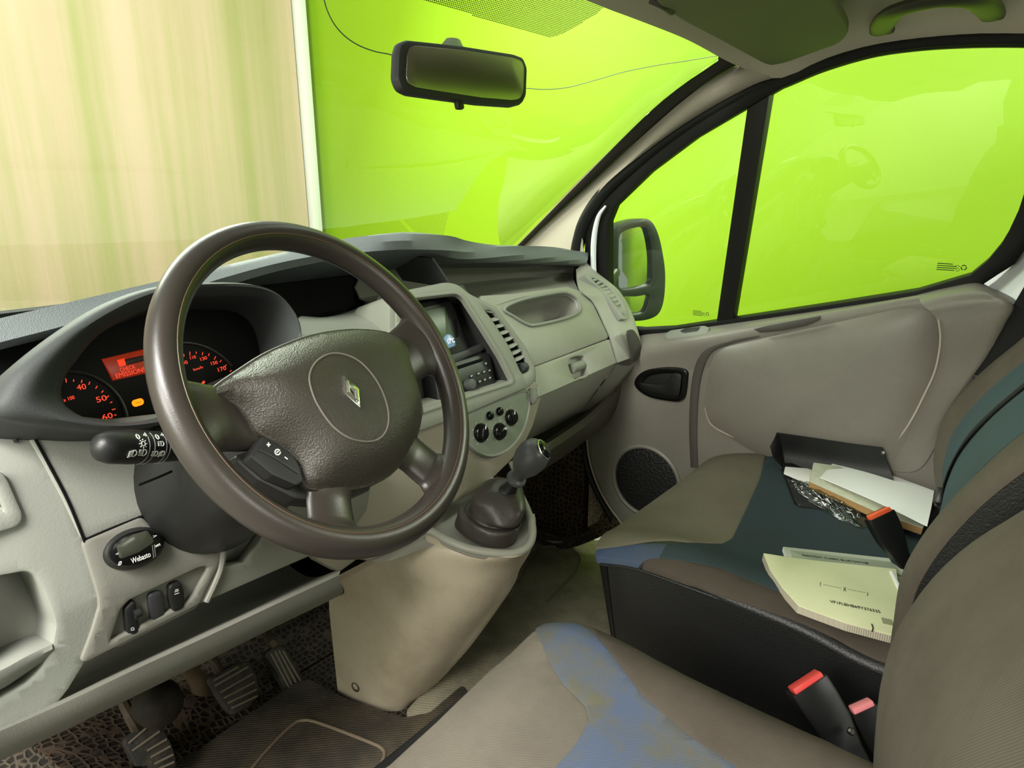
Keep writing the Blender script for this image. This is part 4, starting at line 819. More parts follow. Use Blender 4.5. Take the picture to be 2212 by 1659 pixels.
# ================================================================ GEAR CONSOLE
con = thing('gear_console', 'scuffed taupe gear lever console standing between dash and floor', 'console', (-.05, .95, .08))
RFm = Fr((0, .72, .565), (-.12, -.22, 1), right=(1, 0, 0))
rim_q = [(770, 1185), (805, 1140), (836, 1105), (870, 1088), (940, 1068), (1010, 1045), (1075, 1040), (1112, 1056), (1131, 1085), (1147, 1126), (1150, 1155), (1143, 1176), (1126, 1190), (1090, 1196), (1023, 1188), (968, 1168), (920, 1145), (870, 1165), (800, 1200)]
rim3 = [RFm.at(q) for q in rim_q]
sk = [[aty((742, 1228), .93), atx((845, 1182), -.115), atx((930, 1152), -.105), atx((1023, 1192), -.068), RFm.at((1085, 1200)), RFm.at((1128, 1193)), RFm.at((1153, 1158)), RFm.at((1150, 1110))],
      [atx((728, 1250), -.118), atx((840, 1220), -.112), atx((930, 1200), -.105), atx((1023, 1225), -.066), atx((1080, 1230), -.028), atx((1115, 1222), .012), atx((1141, 1190), .05), RFm.at((1150, 1110))+V((.01, .01, -.04))],
      [atx((714, 1295), -.112), atx((820, 1290), -.106), atx((930, 1290), -.092), atx((1000, 1292), -.062), atx((1045, 1290), -.030), atx((1080, 1280), .01), atx((1105, 1262), .045), V((.09, .80, .40))],
      [atx((722, 1391), -.112), atx((805, 1400), -.104), atx((870, 1402), -.092), atx((925, 1405), -.066), atx((965, 1402), -.034), atx((995, 1395), .004), atx((1020, 1385), .036), V((.085, .86, .25))],
      [atx((733, 1496), -.108), atx((775, 1514), -.100), atx((820, 1530), -.086), atx((862, 1532), -.062), atx((885, 1520), -.036), atx((905, 1505), -.008), atx((925, 1490), .018), V((.075, .95, .085))]]
bm = surf(sk, 50, 44, t=-.004); obj('body', bm, CONS, con)
bm = tube(rim3, .0075, 10, closed=True, spline=5); obj('top_rim', bm, GREY, con)
rc = sum(rim3, V((0, 0, 0)))/len(rim3)
bm = surf([rim3, [rc+(p-rc)*.95-V((0, 0, .012)) for p in rim3], [rc+(p-rc)*.84-V((0, 0, .022)) for p in rim3], [rc+(p-rc)*.4-V((0, 0, .024)) for p in rim3], [rc+(p-rc)*.0004-V((0, 0, .024)) for p in rim3]], 70, 20, closed=True); obj('lever_tray', bm, GREY, con)
for q, x in (((731, 1275), -.118), ((768, 1484), -.104)):
    c = atx(q, x-.003); bm = lathe([(.0115, -.004), (.0115, .001), (.0085, .002), (.0075, -.001), (.003, -.001), (.001, -.001)], c, (-1, -.1, .05), 20); obj('fixing_screw', bm, mat('dark_screw', (64, 58, 50), .5), con)
# gear lever
lever = thing('gear_lever', 'black gear lever with egg-shaped knob and creased leather boot', 'gear lever', (0, .75, .55))
KB = atz((1146, 990), .695); KC = atz((1099, 1058), .62); ax_ = (KB-KC).normalized()
bc = atz((1045, 1132), .553)
bq = [(982, 1130), (990, 1148), (1020, 1168), (1062, 1182), (1098, 1180), (1116, 1160), (1117, 1128), (1108, 1100), (1080, 1082), (1030, 1080), (996, 1104)]
B0 = [RFm.at(q, -.016) for q in bq]; b0c = sum(B0, V((0, 0, 0)))/len(B0)
rr = random.Random(3)
def ringat(t, sc, lift, wob, seed):
    g = random.Random(seed); c = b0c.lerp(KC-ax_*.008, t)
    return [c+(p-b0c)*(sc*(1+g.uniform(-wob, wob)))+V((0, 0, lift+g.uniform(-wob, wob)*.02)) for p in B0]
loops = [B0, ringat(.10, 1.0, .006, .02, 1), ringat(.28, .97, .010, .06, 2), ringat(.36, .80, .002, .06, 3), ringat(.50, .86, .004, .08, 4), ringat(.72, .78, .010, .07, 5), ringat(.90, .48, .012, .06, 6), ringat(1.0, .24, .006, .0, 7)]
bm = surf(loops, 60, 44, closed=True); obj('boot', bm, mat('boot_leather', (58, 53, 49), .40, .5, bump=.9, bscale=38), lever)
bm = lathe([(.014, -.012), (.0165, -.008), (.0165, -.004), (.013, 0), (.0125, .010), (.0105, .016), (.0105, .03)], KC, ax_, 24); obj('collar', bm, BLACK, lever)
kl = (KB-KC).length
bm = lathe([(.0105, .024), (.0175, .028), (.0185, .032), (.0175, .036), (.0125, .039), (.0125, .048), (.018, .056), (.026, .072), (.0298, .090), (.0285, .106), (.022, .119), (.012, .1245), (.001, .126)], KC, ax_, 36)
knb = obj('knob', bm, mat('knob_plastic', (80, 80, 82), .36, .5), lever)
tcq = KB+(CAM-KB).normalized()*.0
tn = (ax_*.78+RT*.62).normalized(); KT = Fr(KC+ax_*.0985, tn, up=ax_)
bm = lathe([(.0175, .0225), (.0175, .0255), (.015, .0285), (.008, .0308), (.001, .0315)], KT.o, tn, 32); kc_ = obj('shift_plate', bm, GLOSSB, knb, label='gloss black shift pattern plate')
bm = lathe([(.0172, .0225), (.0187, .0235), (.0187, .0250), (.0172, .0255)], KT.o, tn, 32); obj('plate_ring', bm, CHROME, knb)
marks(KT, [[(-.006, .006), (-.006, -.006)], [(0, .006), (0, -.006)], [(.006, .006), (.006, -.006)], [(-.006, 0), (.006, 0)]], .0008, mat('grey_print', (120, 120, 120), .6), kc_, 'shift_pattern', .0318)

# ================================================================ SEATS
def fabric(name, col, vcol, var=.6, vs=7, rough=.95, kind='weave', b=.22, sc=190): return mat(name, col, rough, .15, bump=b, bscale=sc, tex=kind, var=var, vscale=vs, vcol=vcol)
F_T = fabric('dirty_taupe_twill', (106, 100, 90), (86, 80, 72)); F_B = fabric('worn_blue_twill', (78, 88, 108), (92, 89, 72), .95, 14)
F_G = fabric('brown_grey_twill', (82, 75, 67), (65, 59, 52)); F_O = fabric('dusty_olive_fabric', (118, 113, 97), (98, 94, 80), .6, 5)
F_N = mat('teal_seat_fabric', (58, 72, 76), .95, .15, bump=.4, bscale=420, var=.4, vscale=6, vcol=(58, 62, 56)); F_BL = mat('blue_seat_fabric', (72, 86, 112), .95, .15, bump=.35, bscale=420, var=.6, vscale=9, vcol=(84, 90, 88))
VIN = mat('black_seat_vinyl', (24, 24, 24), .42, .45, bump=.35, bscale=330)
def ro(d, R): return 0 if d > R else (1-math.sqrt(max(0, 1-(1-max(0, d)/R)**2)))
HZ = Fr((0, 0, 0), (0, 0, 1), right=(1, 0, 0))
def PH(x, y): return .508+.012*math.exp(-((x-.19)/.05)**2)+.006*math.exp(-((x-.70)/.06)**2)-.065*ro(.655-y, .17)-.030*ro(x-.118, .055)-.02*ro(.80-x, .06)+.010*math.exp(-((y-.45)/.09)**2)-.02*math.exp(-((y-.12)/.08)**2)
def DH(x, y): return .525+.012*math.exp(-((x+.165)/.05)**2)-.05*ro(.545-y, .10)-.035*ro(-.092-x, .07)+.010*math.exp(-((y-.43)/.09)**2)
def onH(q, H, h=0):
    z = .52
    for _ in range(14):
        p = atz(q, z+h); z = z*.4+.6*H(max(-.9, min(.85, p.x)), max(0, min(.66, p.y)))
    return (p.x, p.y)
def hpatch(qs, H, m, nm, par, r=4, h=.003, t=.014, label=None, edge=.004):
    x0, x1, y1 = (.130, .786, .634) if H is PH else (-.69, -.092, .535)
    o = [onH((p.x, p.y), H) for p in rp([(q[0], q[1]) for q in qs], r)]
    o = [(max(x0, min(x1, a)), min(y1, b)) for a, b in o]; o = [p for i, p in enumerate(o) if (V(p)-V(o[i-1])).length > .0008]
    return obj(nm, patch(HZ, o, f=lambda u, v: H(u, v)+h, step=.022, t=t, edge=edge), m, par, label=label, sharp=50)
def cushion(name, lab, x0, x1, y0, y1, H, r, zb, ed=.008, tp=0):
    s = thing(name, lab, 'seat', ((x0+x1)/2, .3, zb))
    o = rp([(x0, y0), (x1, y0), (x1, y1), (x0, y1)], r)
    bm = patch(HZ, [(p.x, p.y) for p in o], f=H, step=.02, t=.26, edge=ed, tp=tp); obj('seat_base', bm, VIN, s, sharp=50); return s
pas = cushion('passenger_seat', 'passenger seat bench with teal centre and blue corners beside the far door', .140, .79, .04, .615, PH, [.01, .01, .06, .07], .3, .014, .045)
hpatch([(1288, 1184), (1325, 1140), (1385, 1076), (1488, 982), (1535, 962), (1600, 958), (1640, 966), (1652, 984), (1640, 1035), (1608, 1105), (1580, 1163), (1560, 1175), (1500, 1172), (1330, 1182)], PH, F_O, 'front_panel', pas, 6, label='dusty olive front panel')
hpatch([(1290, 1190), (1330, 1185), (1440, 1178), (1424, 1205), (1400, 1207), (1374, 1228), (1345, 1228), (1290, 1214)], PH, F_BL, 'corner_panel', pas, 3, label='blue panel on the near front corner')
hpatch([(1442, 1178), (1500, 1176), (1562, 1178), (1583, 1167), (1612, 1107), (1643, 1037), (1658, 988), (1700, 990), (1800, 1010), (1990, 1075), (1985, 1160), (1960, 1400), (1930, 1385), (1700, 1285), (1560, 1228), (1450, 1208), (1426, 1205)], PH, F_N, 'centre_insert', pas, 4, label='teal centre insert')
hpatch([(1378, 1230), (1404, 1208), (1450, 1211), (1560, 1232), (1700, 1290), (1930, 1390), (1960, 1410), (1950, 1440), (1800, 1372), (1600, 1297), (1480, 1256)], PH, F_G, 'side_bolster', pas, 6)
hpatch([(1600, 956), (1640, 952), (1690, 950), (1700, 985), (1660, 984)], PH, F_BL, 'corner_panel', pas, 4, label='blue panel on the far front corner')
bm = tube([V((max(.126, x), min(.642, y), PH(max(.126, x), min(.642, y))-.009)) for x, y in [onH(q, PH) for q in [(1297, 1214), (1372, 1238), (1480, 1260), (1600, 1300), (1800, 1374), (1945, 1440)]]], .003, 8, spline=6); obj('seam_piping', bm, VIN, pas)
zs = [.36, .45, .50, .56, .62, .66, .71, .77, .82, .87, .95, 1.08]
yb_ = [.05, .085, .102, .105, .106, .099, .083, .056, .026, -.010, -.065, -.15]
yd_ = [.03, .055, .064, .071, .076, .077, .072, .053, .027, -.010, -.065, -.15]
def off(x, z): return lerp_list([.28, .36, .46, .56, .605, .65, .73, .75], [0, .010, .022, .034, .042, .050, .050, .02], x)*max(0, min(1, (z-.5)/.22)) if x > .28 else 0
def backstrip(cols, m, nm, par, z0=0, label=None, t=.003, k=lambda x: 1):
    rows = [[V((x, y*k(x)+d+off(x, z), z)) for x, d in cols] for z, y in zip(zs[z0:], yb_ if par is pas else yd_)]
    return obj(nm, surf(rows, max(6, len(cols)*4), 44, t=-t), m, par, label=label, sharp=60)
backstrip([(.13, -.17), (.104, -.13), (.098, -.06), (.100, -.018)], VIN, 'back_side', pas)
backstrip([(.100, -.020), (.106, -.009), (.120, -.002), (.15, .002), (.20, -.004), (.275, -.014)], F_G, 'back_bolster', pas, label='near bolster of the backrest')
backstrip([(.275, -.013), (.36, -.016), (.46, -.017), (.56, -.014), (.605, -.008)], F_N, 'back_insert', pas, label='teal centre of the backrest')
backstrip([(.605, -.010), (.65, .008), (.70, .012), (.73, .002), (.748, -.03), (.75, -.12)], F_G, 'back_bolster', pas, label='door-side bolster of the backrest')
drv = cushion('driver_seat', 'driver seat in the foreground with worn blue band on taupe fabric', -.70, -.100, .03, .515, DH, [.01, .05, .05, .01], .3, .008, .03)
hpatch([(600, 1800), (845, 1659), (950, 1562), (1060, 1455), (1158, 1366), (1162, 1374), (1184, 1430), (1212, 1480), (1262, 1530), (1270, 1560), (1242, 1610), (1195, 1665), (1100, 1800)], DH, F_T, 'front_panel', drv, 5)
hpatch([(1160, 1362), (1200, 1335), (1250, 1322), (1292, 1385), (1380, 1500), (1500, 1602), (1600, 1668), (1800, 1800), (1105, 1800), (1199, 1665), (1246, 1610), (1274, 1560), (1266, 1528), (1216, 1478), (1188, 1430)], DH, F_B, 'centre_insert', drv, 5, label='worn blue band and centre')
hpatch([(1254, 1321), (1320, 1330), (1380, 1350), (1480, 1393), (1600, 1458), (1760, 1555), (1905, 1645), (1960, 1720), (1900, 1800), (1805, 1800), (1606, 1668), (1506, 1602), (1386, 1500), (1297, 1385)], DH, F_G, 'side_bolster', drv, 5)
dk = lambda x: min(1, (x+.86)/.74)
backstrip([(-.110, -.17), (-.098, -.11), (-.096, -.055), (-.100, -.025)], F_G, 'back_side', drv, k=dk)
backstrip([(-.100, -.025), (-.106, -.010), (-.125, .000), (-.16, .002), (-.20, -.004), (-.28, -.016), (-.36, -.022), (-.44, -.026), (-.50, -.028)], F_G, 'back_bolster', drv, k=dk)
backstrip([(-.50, -.027), (-.55, -.026), (-.60, -.026), (-.65, -.03), (-.67, -.05), (-.67, -.13)], F_B, 'back_insert', drv, k=dk, label='blue centre of the backrest')
bm = box((-.38, .28, .26), (.5, .46, .2), bev=.02); obj('seat_pedestal', bm, BLACK, drv)
bm = box((.48, .28, .20), (.50, .42, .20), bev=.02); obj('seat_pedestal', bm, DEEP, pas)
# ---------------------------------------------------------------- belts and buckles
def yb(z): return lerp_list(zs, yb_, z)
STRAP = mat('black_belt_webbing', (28, 28, 27), .8, .2, bump=.3, bscale=300)
pts = [(.50, yb(z)+off(.5, z)-.010, z) for z in (.54, .60, .66, .72, .78, .84, .90, 1.0)]
bm = surf([[V((x-.023, y, z)) for x, y, z in pts], [V((x+.023, y, z)) for x, y, z in pts]], 24, 3, t=.0022)
belt = thing('seat_belt', 'black seat belt strap lying down the teal passenger backrest', 'seat belt', (.515, .1, .53)); obj('webbing', bm, STRAP, belt)
c = atx((2030, 1074), .50); bm = box(c, (.05, .014, .030), Matrix.Rotation(.5, 3, 'Y'), .004); obj('belt_tongue', bm, BLACK, belt)
b1, b2 = atx((2106, 815), .735), atx((2270, 520), .72); n_ = (b2-b1).normalized().cross(V((1, 0, 0)))
bm = surf([[b1+n_*.004, b1.lerp(b2, .5)+n_*.002, b2], [b1-n_*.045+V((-.01, 0, 0)), b1.lerp(b2, .5)-n_*.055+V((-.012, 0, 0)), b2-n_*.06]], 14, 4, t=.004)
bl2 = thing('seat_belt', 'dark seat belt running up the white pillar behind the passenger door', 'seat belt', b1); obj('webbing', bm, STRAP, bl2)
bm = box(b1+V((-.005, -.012, -.004)), (.014, .03, .024), bev=.004); obj('belt_guide', bm, BLACK, bl2)
RED = mat('red_release_button', (205, 62, 58), .45, .4, var=.4, vscale=60, vcol=(180, 90, 88)); ORG = mat('orange_release_button', (216, 92, 52), .45, .4); PNK = mat('faded_pink_button', (205, 120, 124), .5, .4)
def buckle(lab, top, base, wid, thk, m, name='belt_buckle', tilt=0):
    d = (top-base); L = d.length; d.normalize(); side = (RT-d*RT.dot(d)).normalized(); nn = d.cross(side)
    if nn.dot(CAM-top) < 0: nn = -nn
    t = thing(name, lab, 'buckle', base, 'seat belt buckles')
    bm = surf([[base+d*s+side*(wid*k*a)+nn*(thk*b) for a, b in ((-.5, -.42), (-.5, .42), (-.42, .5), (.42, .5), (.5, .42), (.5, -.42), (.42, -.5), (-.42, -.5))] for s, k in ((-.02, .45), (L*.2, .62), (L*.5, .92), (L*.8, 1), (L*.985, 1), (L, .97))], raw=True, closed=True, cap=True); obj('buckle_body', bm, mat('buckle_black', (17, 17, 17), .4, .4), t, sharp=35)
    bm = box(top+d*.001+nn*thk*.08, (wid*.84, thk*.66, .012), basis(side, nn, d), .002); rb = obj('release_button', bm, m, t)
    bm = box(top+d*.002-nn*thk*.38, (wid*.82, thk*.12, .008), basis(side, nn, d), 0); obj('tongue_slot', bm, DEEP, t)
    return t, side, nn, d
buckle('black belt buckle with orange button standing beside the papers', atx((1899, 1112), .42), atx((1948, 1212), .42), .050, .022, ORG)
t, sd, nn, d = buckle('large belt buckle with bright red button between the two seats', atx((1741, 1476), .0), atx((1850, 1650), .0), .055, .032, RED)
bm = lathe([(.005, -.002), (.005, .002), (.003, .004), (.001, .004)], atx((1829, 1574), -.005)+nn*.012, nn, 16); obj('rivet', bm, STEEL, t)
buckle('smaller belt buckle with faded pink button low behind the red one', atx((1861, 1528), .03), atx((1925, 1670), .03), .036, .022, PNK)
# ---------------------------------------------------------------- papers on the passenger seat
PAP = mat('white_paper', (242, 243, 240), .7, .2); PAG = mat('page_edges', (196, 188, 168), .8, .1, bump=.5, bscale=300, tex='ribs'); CRM = mat('cream_manual_cover', (240, 242, 200), .5, .3, bump=.06, bscale=60, var=.4, vscale=12, vcol=(228, 230, 192))
INK = mat('black_ink', (30, 32, 30), .6); INKG = mat('grey_ink', (96, 100, 92), .6)
def pl(q0, q1, q2, h0, h1, h2): 
    P = [V((*onH(q, PH, h), 0)) for q, h in ((q0, h0), (q1, h1), (q2, h2))]
    for p, h in zip(P, (h0, h1, h2)): p.z = PH(p.x, p.y)+h
    return plane3(*P)
wal = thing('document_wallet', 'black document wallet lying open behind the loose papers', 'wallet', (.68, .4, .51))
WB = pl((1700, 1010), (1960, 1040), (1725, 1090), .008, .008, .010)
prism_at(WB, [(1688, 1000), (1930, 1005), (2010, 1070), (2000, 1150), (1840, 1113), (1722, 1087)], 8, 0, .007, mat('wallet_vinyl', (24, 26, 26), .5, .4, bump=.2, bscale=200), wal, 'base_panel')
fb = [atx(q, .708) for q in [(1694, 1014), (1770, 1026), (1850, 1040), (1935, 1052)]]; ft = [atx(q, .716) for q in [(1678, 934), (1755, 945), (1835, 957), (1906, 966)]]
bm = surf([ft, [a.lerp(b, .5)+V((.012, 0, -.006)) for a, b in zip(ft, fb)], fb], 16, 10, t=.004); obj('flap', bm, mat('wallet_vinyl', (24, 26, 26), .5), wal)
sd_ = [atx((1678, 934), .714), atx((1664, 966), .69)]; sb_ = [atx((1694, 1014), .706), WB.at((1688, 1014), .001)]
bm = surf([sd_, [sd_[0].lerp(sb_[0], .5), sd_[1].lerp(sb_[1], .5)+V((-.004, .004, 0))], sb_], 6, 10, t=.003); obj('side_gusset', bm, mat('wallet_vinyl', (24, 26, 26), .5), wal)
bm = lathe([(.004, 0), (.004, .002), (.001, .003)], ft[3].lerp(fb[3], .12)+V((-.006, 0, 0)), (-1, 0, .3), 12); obj('press_stud', bm, STEEL, wal)
def book(nm, lab, cat, fr, qs, t, mt, me, r=2, group=None, nopage=False):
    o = thing(nm, lab, cat, fr.at(qs[0], -t), group)
    prism_at(fr, qs, r, 0, .0012, mt, o, 'front_cover', .0005)
    prism_at(fr.off(-.0013), qs, r, 0, t-.0025, me, o, 'pages', .0008)
    prism_at(fr.off(-t+.0012), qs, r, 0, .0012, mt, o, 'back_cover', .0005); return o
b0_ = pl((1700, 1012), (1800, 1040), (1840, 1092), .017, .017, .017)
book('booklet', 'thin white booklet poking out at the left of the paper pile', 'booklet', b0_, [(1697, 1008), (1745, 1012), (1900, 1070), (1900, 1110), (1790, 1062), (1694, 1021)], .006, PAP, PAP)
b1_ = pl((1758, 1003), (1985, 1120), (1752, 1038), .036, .036, .036)
o = book('handbook', 'thick handbook with tan spine under the folded white sheet', 'book', b1_, [(1758, 999), (1812, 1007), (2008, 1085), (1994, 1140), (1900, 1108), (1750, 1040)], .018, mat('printed_cover', (206, 208, 186), .6, var=.5, vscale=50, vcol=(180, 184, 160)), mat('tan_spine', (176, 138, 88), .7))
marks(b1_, [[b1_.uv((1768+k*14, 1035+k*5.2+j*4)), b1_.uv((1776+k*14, 1038+k*5.2+j*4))] for k in range(9) for j in range(2)], .0008, INKG, o, 'small_print', .0006)
b2_ = pl((1812, 986), (2012, 1062), (1775, 1030), .0385, .040, .040)
ws_ = obj('folded_sheet', surf([[b2_.at(q, h) for q, h in zip([(1812, 984), (1880, 1008), (1950, 1035), (2018, 1060)], (.001, .004, .004, .001))], [b2_.at(q, h) for q, h in zip([(1795, 1005), (1865, 1032), (1940, 1062), (2012, 1095)], (.003, .007, .006, .002))], [b2_.at(q, h) for q, h in zip([(1772, 1031), (1845, 1062), (1925, 1098), (2003, 1136)], (.0, .002, .002, .0))]], 16, 12, t=.0016), PAP)
tag(ws_, 'plain white folded sheet on top of the paper pile', 'paper')
bag = obj('plastic_bag', puff(b0_.off(-.012), [V((p.x+random.uniform(-1, 1)*.0015, p.y+random.uniform(-1, 1)*.0015)) for p in spl(b0_, [(1700, 1036), (1716, 1031), (1740, 1040), (1800, 1062), (1868, 1108), (1874, 1134), (1860, 1142), (1830, 1130), (1770, 1098), (1715, 1062), (1702, 1048)], 4)], .014, 8, 2.4, -.001, f=lambda u, v: .004*math.sin(u*260+v*120)*math.sin(v*310)), None) if False else None
bgm = bpy.data.materials.new('clear_plastic_film'); bgm.use_nodes = True; N = bgm.node_tree.nodes; L = bgm.node_tree.links; N.clear()
o_ = N.new('ShaderNodeOutputMaterial'); t_ = N.new('ShaderNodeBsdfTransparent'); t_.inputs[0].default_value = (.66, .70, .62, 1); g_ = N.new('ShaderNodeBsdfGlossy'); g_.inputs['Roughness'].default_value = .12; x_ = N.new('ShaderNodeMixShader'); x_.inputs[0].default_value = .16; L.new(t_.outputs[0], x_.inputs[1]); L.new(g_.outputs[0], x_.inputs[2]); L.new(x_.outputs[0], o_.inputs[0])
bf = b0_.off(-.012)
bm = puff(bf, [V((p.x+random.uniform(-1, 1)*.0012, p.y+random.uniform(-1, 1)*.0012)) for p in spl(bf, [(1700, 1036), (1716, 1031), (1740, 1040), (1800, 1062), (1868, 1108), (1874, 1134), (1860, 1142), (1830, 1130), (1770, 1098), (1715, 1062), (1702, 1048)], 5)], .016, 14, 2.2, -.001, f=lambda u, v: .0035*math.sin(u*300+v*140)*math.sin(v*330+1))
tag(obj('plastic_bag', bm, bgm), 'crumpled clear plastic sleeve under the handbook edge', 'bag')
m2 = pl((1695, 1184), (1928, 1210), (1705, 1215), .012, .012, .012)
o = book('booklet', 'white audio booklet half hidden under the cream manual', 'booklet', m2, [(1692, 1181), (1930, 1207), (1962, 1242), (1950, 1310), (1720, 1260), (1700, 1205)], .010, mat('pale_grey_cover', (208, 212, 196), .5), PAP)
prism_at(m2, [(1706, 1188), (1926, 1214), (1955, 1246), (1945, 1305), (1728, 1256)], 2, .0004, .0003, mat('grey_print_field', (170, 178, 158), .6), o, 'cover_print', .0001)
ptext('RADIOSAT CLASSIC BLUETOOTH®', m2, (1733, 1199), (1876, 1217), .052, INK, o, .0008); ptext('BLUETOOTH®', m2, (1900, 1240), (1956, 1245), .10, INK, o, .0008)
m1 = pl((1660, 1200), (1930, 1232), (1730, 1300), .022, .024, .022)
mq = [(1650, 1195), (1700, 1203), (1780, 1213), (1850, 1220), (1935, 1229), (1952, 1330), (1935, 1374), (1830, 1346), (1726, 1308), (1690, 1268), (1664, 1230)]
o = book('service_manual', 'cream owner manual with printed vehicle number on the seat edge', 'book', m1, mq, .016, CRM, PAG, 1)
ptext('VF1FLBHB69Y376335', m1, (1793, 1299), (1902, 1322), .10, INK, o, .0006)
marks(m1, [[m1.uv((1779+k*5, 1263+k*1.05)), m1.uv((1781.5+k*5, 1263.6+k*1.05))] for k in range(8)]+[[m1.uv((1831+k*5, 1273+k*.95)), m1.uv((1833.5+k*5, 1273.6+k*.95))] for k in range(8)], .0012, INKG, o, 'small_print', .0004)
marks(m1, [[m1.uv(q) for q in A] for A in [[(1773, 1258), (1771, 1262), (1773, 1267)], [(1822, 1268), (1824, 1273), (1822, 1277)], [(1827, 1269), (1825, 1273), (1827, 1278)], [(1873, 1279), (1875, 1283), (1873, 1287)]]], .0008, INK, o, 'brackets', .0004)
marks(m1, [[m1.uv((1904+k*2.2, 1334+k*.5)), m1.uv((1908+k*2.2, 1347+k*.5))] for k in range(11)], .0006, INK, o, 'barcode', .0004)
bm = tube([m1.at((1883, 1348), .0008), m1.at((1886, 1356), .0008), m1.at((1884, 1364), .0002)], .0009, 5); obj('pen_mark', bm, INK, o)
prism_at(m1, [(1922, 1233), (1928, 1233), (1950, 1275), (1946, 1285)], 1, .0012, .001, PAP, o, 'page_marker', .0003)
# ================================================================ PEDALS AND FLOOR
PED = mat('worn_pedal_rubber', (42, 40, 38), .55, .4, bump=.3, bscale=150, var=.7, vscale=30, vcol=(84, 76, 66)); RIB = mat('scuffed_rib_edge', (120, 110, 96), .6)
def pedal(lab, qs, ribs, y, tilt, armq, name, r=7, shine=None):
    c = aty((sum(q[0] for q in qs)/len(qs), sum(q[1] for q in qs)/len(qs)), y); fr = Fr(c, (0, -math.cos(tilt), math.sin(tilt)), right=(1, 0, 0))
    t = thing(name, lab, 'pedal', c)
    pad = prism_at(fr, qs, r, .006, .016, PED, t, 'pad', .004)
    for a, b in ribs: obj('rib', tube([fr.at(a, .0065), fr.at(b, .0065)], .0022, 6), RIB, pad)
    bm = tube([fr.at(armq[0], -.012)]+[aty(q, y+.03+.05*i) for i, q in enumerate(armq[1:])], .010, 8, spline=4); obj('arm', bm, mat('dirty_pedal_arm', (74, 64, 54), .6, .3), t)
    return t
pedal('rubber brake pedal, the middle pedal with six ribs', [(455, 1468), (505, 1438), (538, 1432), (552, 1462), (560, 1498), (540, 1520), (505, 1541), (490, 1528)], [((464, 1482), (536, 1440)), ((476, 1496), (545, 1456)), ((484, 1508), (550, 1473)), ((492, 1519), (554, 1489)), ((500, 1530), (556, 1503)), ((462, 1470), (515, 1440))], 1.20, .55, [(475, 1455), (462, 1430), (448, 1402)], 'brake_pedal')
pedal('narrow ribbed accelerator pedal next to the console', [(575, 1414), (592, 1400), (612, 1400), (640, 1440), (656, 1472), (642, 1492), (620, 1494), (600, 1450)], [((585, 1412), (626, 1488)), ((594, 1407), (634, 1487)), ((602, 1405), (644, 1482)), ((611, 1406), (651, 1474))], 1.22, .55, [(598, 1402), (590, 1388), (580, 1370)], 'accelerator_pedal', 5)
t = pedal('shiny worn clutch pedal at the far left', [(271, 1602), (300, 1576), (330, 1562), (352, 1582), (368, 1612), (378, 1645), (370, 1672), (330, 1690), (300, 1660)], [((302, 1610), (330, 1570)) if 0 else ((278, 1606), (322, 1568)), ((286, 1622), (345, 1580)), ((318, 1622), (360, 1597)), ((326, 1636), (368, 1612)), ((334, 1650), (374, 1630)), ((340, 1662), (376, 1646))], 1.15, .6, [(300, 1585), (282, 1548), (268, 1520)], 'clutch_pedal')
DUCT = mat('dusty_black_duct', (30, 27, 24), .7, .3, var=.6, vscale=20, vcol=(70, 60, 48))
bm = box((-.165, 1.30, .33), (.11, .10, .16), Matrix.Rotation(.5, 3, 'X'), .012)
tag(obj('heater_duct', bm, DUCT), 'dusty black heater duct deep in the driver footwell', 'duct')
bm = lathe([(.036, -.04), (.040, -.02), (.038, 0), (.030, .012), (.014, .018), (.001, .02)], atz((345, 1525), .30), (-.2, -1, .3), 28)
tag(obj('rubber_grommet', bm, DUCT), 'round dusty rubber grommet behind the clutch pedal', 'grommet')
bm = tube([aty(q, 1.30) for q in [(395, 1440), (430, 1470), (440, 1520), (420, 1560), (385, 1590), (370, 1560), (360, 1500)]], [.012, .02, .024, .022, .014, .012, .01], 10, spline=5)
tag(obj('carpet_fold', bm, mat('dirty_carpet', (86, 72, 56), .95, .1, bump=.8, bscale=80)), 'brown dirty carpet fold round the grommet', 'carpet')
MATM = mat('ribbed_rubber_mat', (58, 54, 48), .5, .35, bump=.35, bscale=75, tex='weave', var=.7, vscale=8, vcol=(92, 82, 66), stretch=(1, 1, 1))
mt = thing('floor_mat', 'dirty black ribbed rubber floor mat in front of the driver seat', 'mat', (-.3, .95, .07))
MF = Fr((0, 0, .088), (0, 0, 1), right=(1, 0, 0))
bm = patch(MF, rpx(MF, [(250, 1780), (400, 1640), (520, 1556), (642, 1474), (668, 1468), (742, 1508), (870, 1552), (930, 1540), (1000, 1480), (1120, 1700), (800, 1900)], 10), t=.014, edge=.004); obj('mat_sheet', bm, MATM, mt)
bm = tube([MF.at(q, .001) for q in [(520, 1690), (585, 1612), (632, 1566), (655, 1556), (690, 1562), (790, 1600), (826, 1618), (828, 1640), (800, 1690)]], .0035, 8, spline=4); obj('raised_border', bm, mat('scuffed_border', (104, 92, 76), .6), mt)
fm = thing('floor_mat', 'worn grey-brown rubber floor covering with dust, between the seats and passenger footwell', 'mat', (.4, .9, .07))
PF = Fr((0, 0, .086), (0, 0, 1), right=(1, 0, 0))
bm = patch(PF, rpx(PF, [(880, 1535), (1000, 1400), (1090, 1275), (1150, 1165), (1215, 1170), (1345, 1165), (1500, 1500), (1100, 1800), (960, 1700)], 8), t=.012, edge=.004); obj('mat_sheet', bm, mat('dusty_rubber_mat', (138, 132, 112), .75, .3, bump=.6, bscale=90, tex='weave', var=.8, vscale=7, vcol=(92, 88, 74)), fm)
bm = tube([PF.at(q, .001) for q in [(1120, 1260), (1165, 1185), (1240, 1190), (1250, 1225), (1180, 1300)]], .004, 8, spline=4); obj('raised_border', bm, mat('scuffed_border', (104, 92, 76), .6), fm)
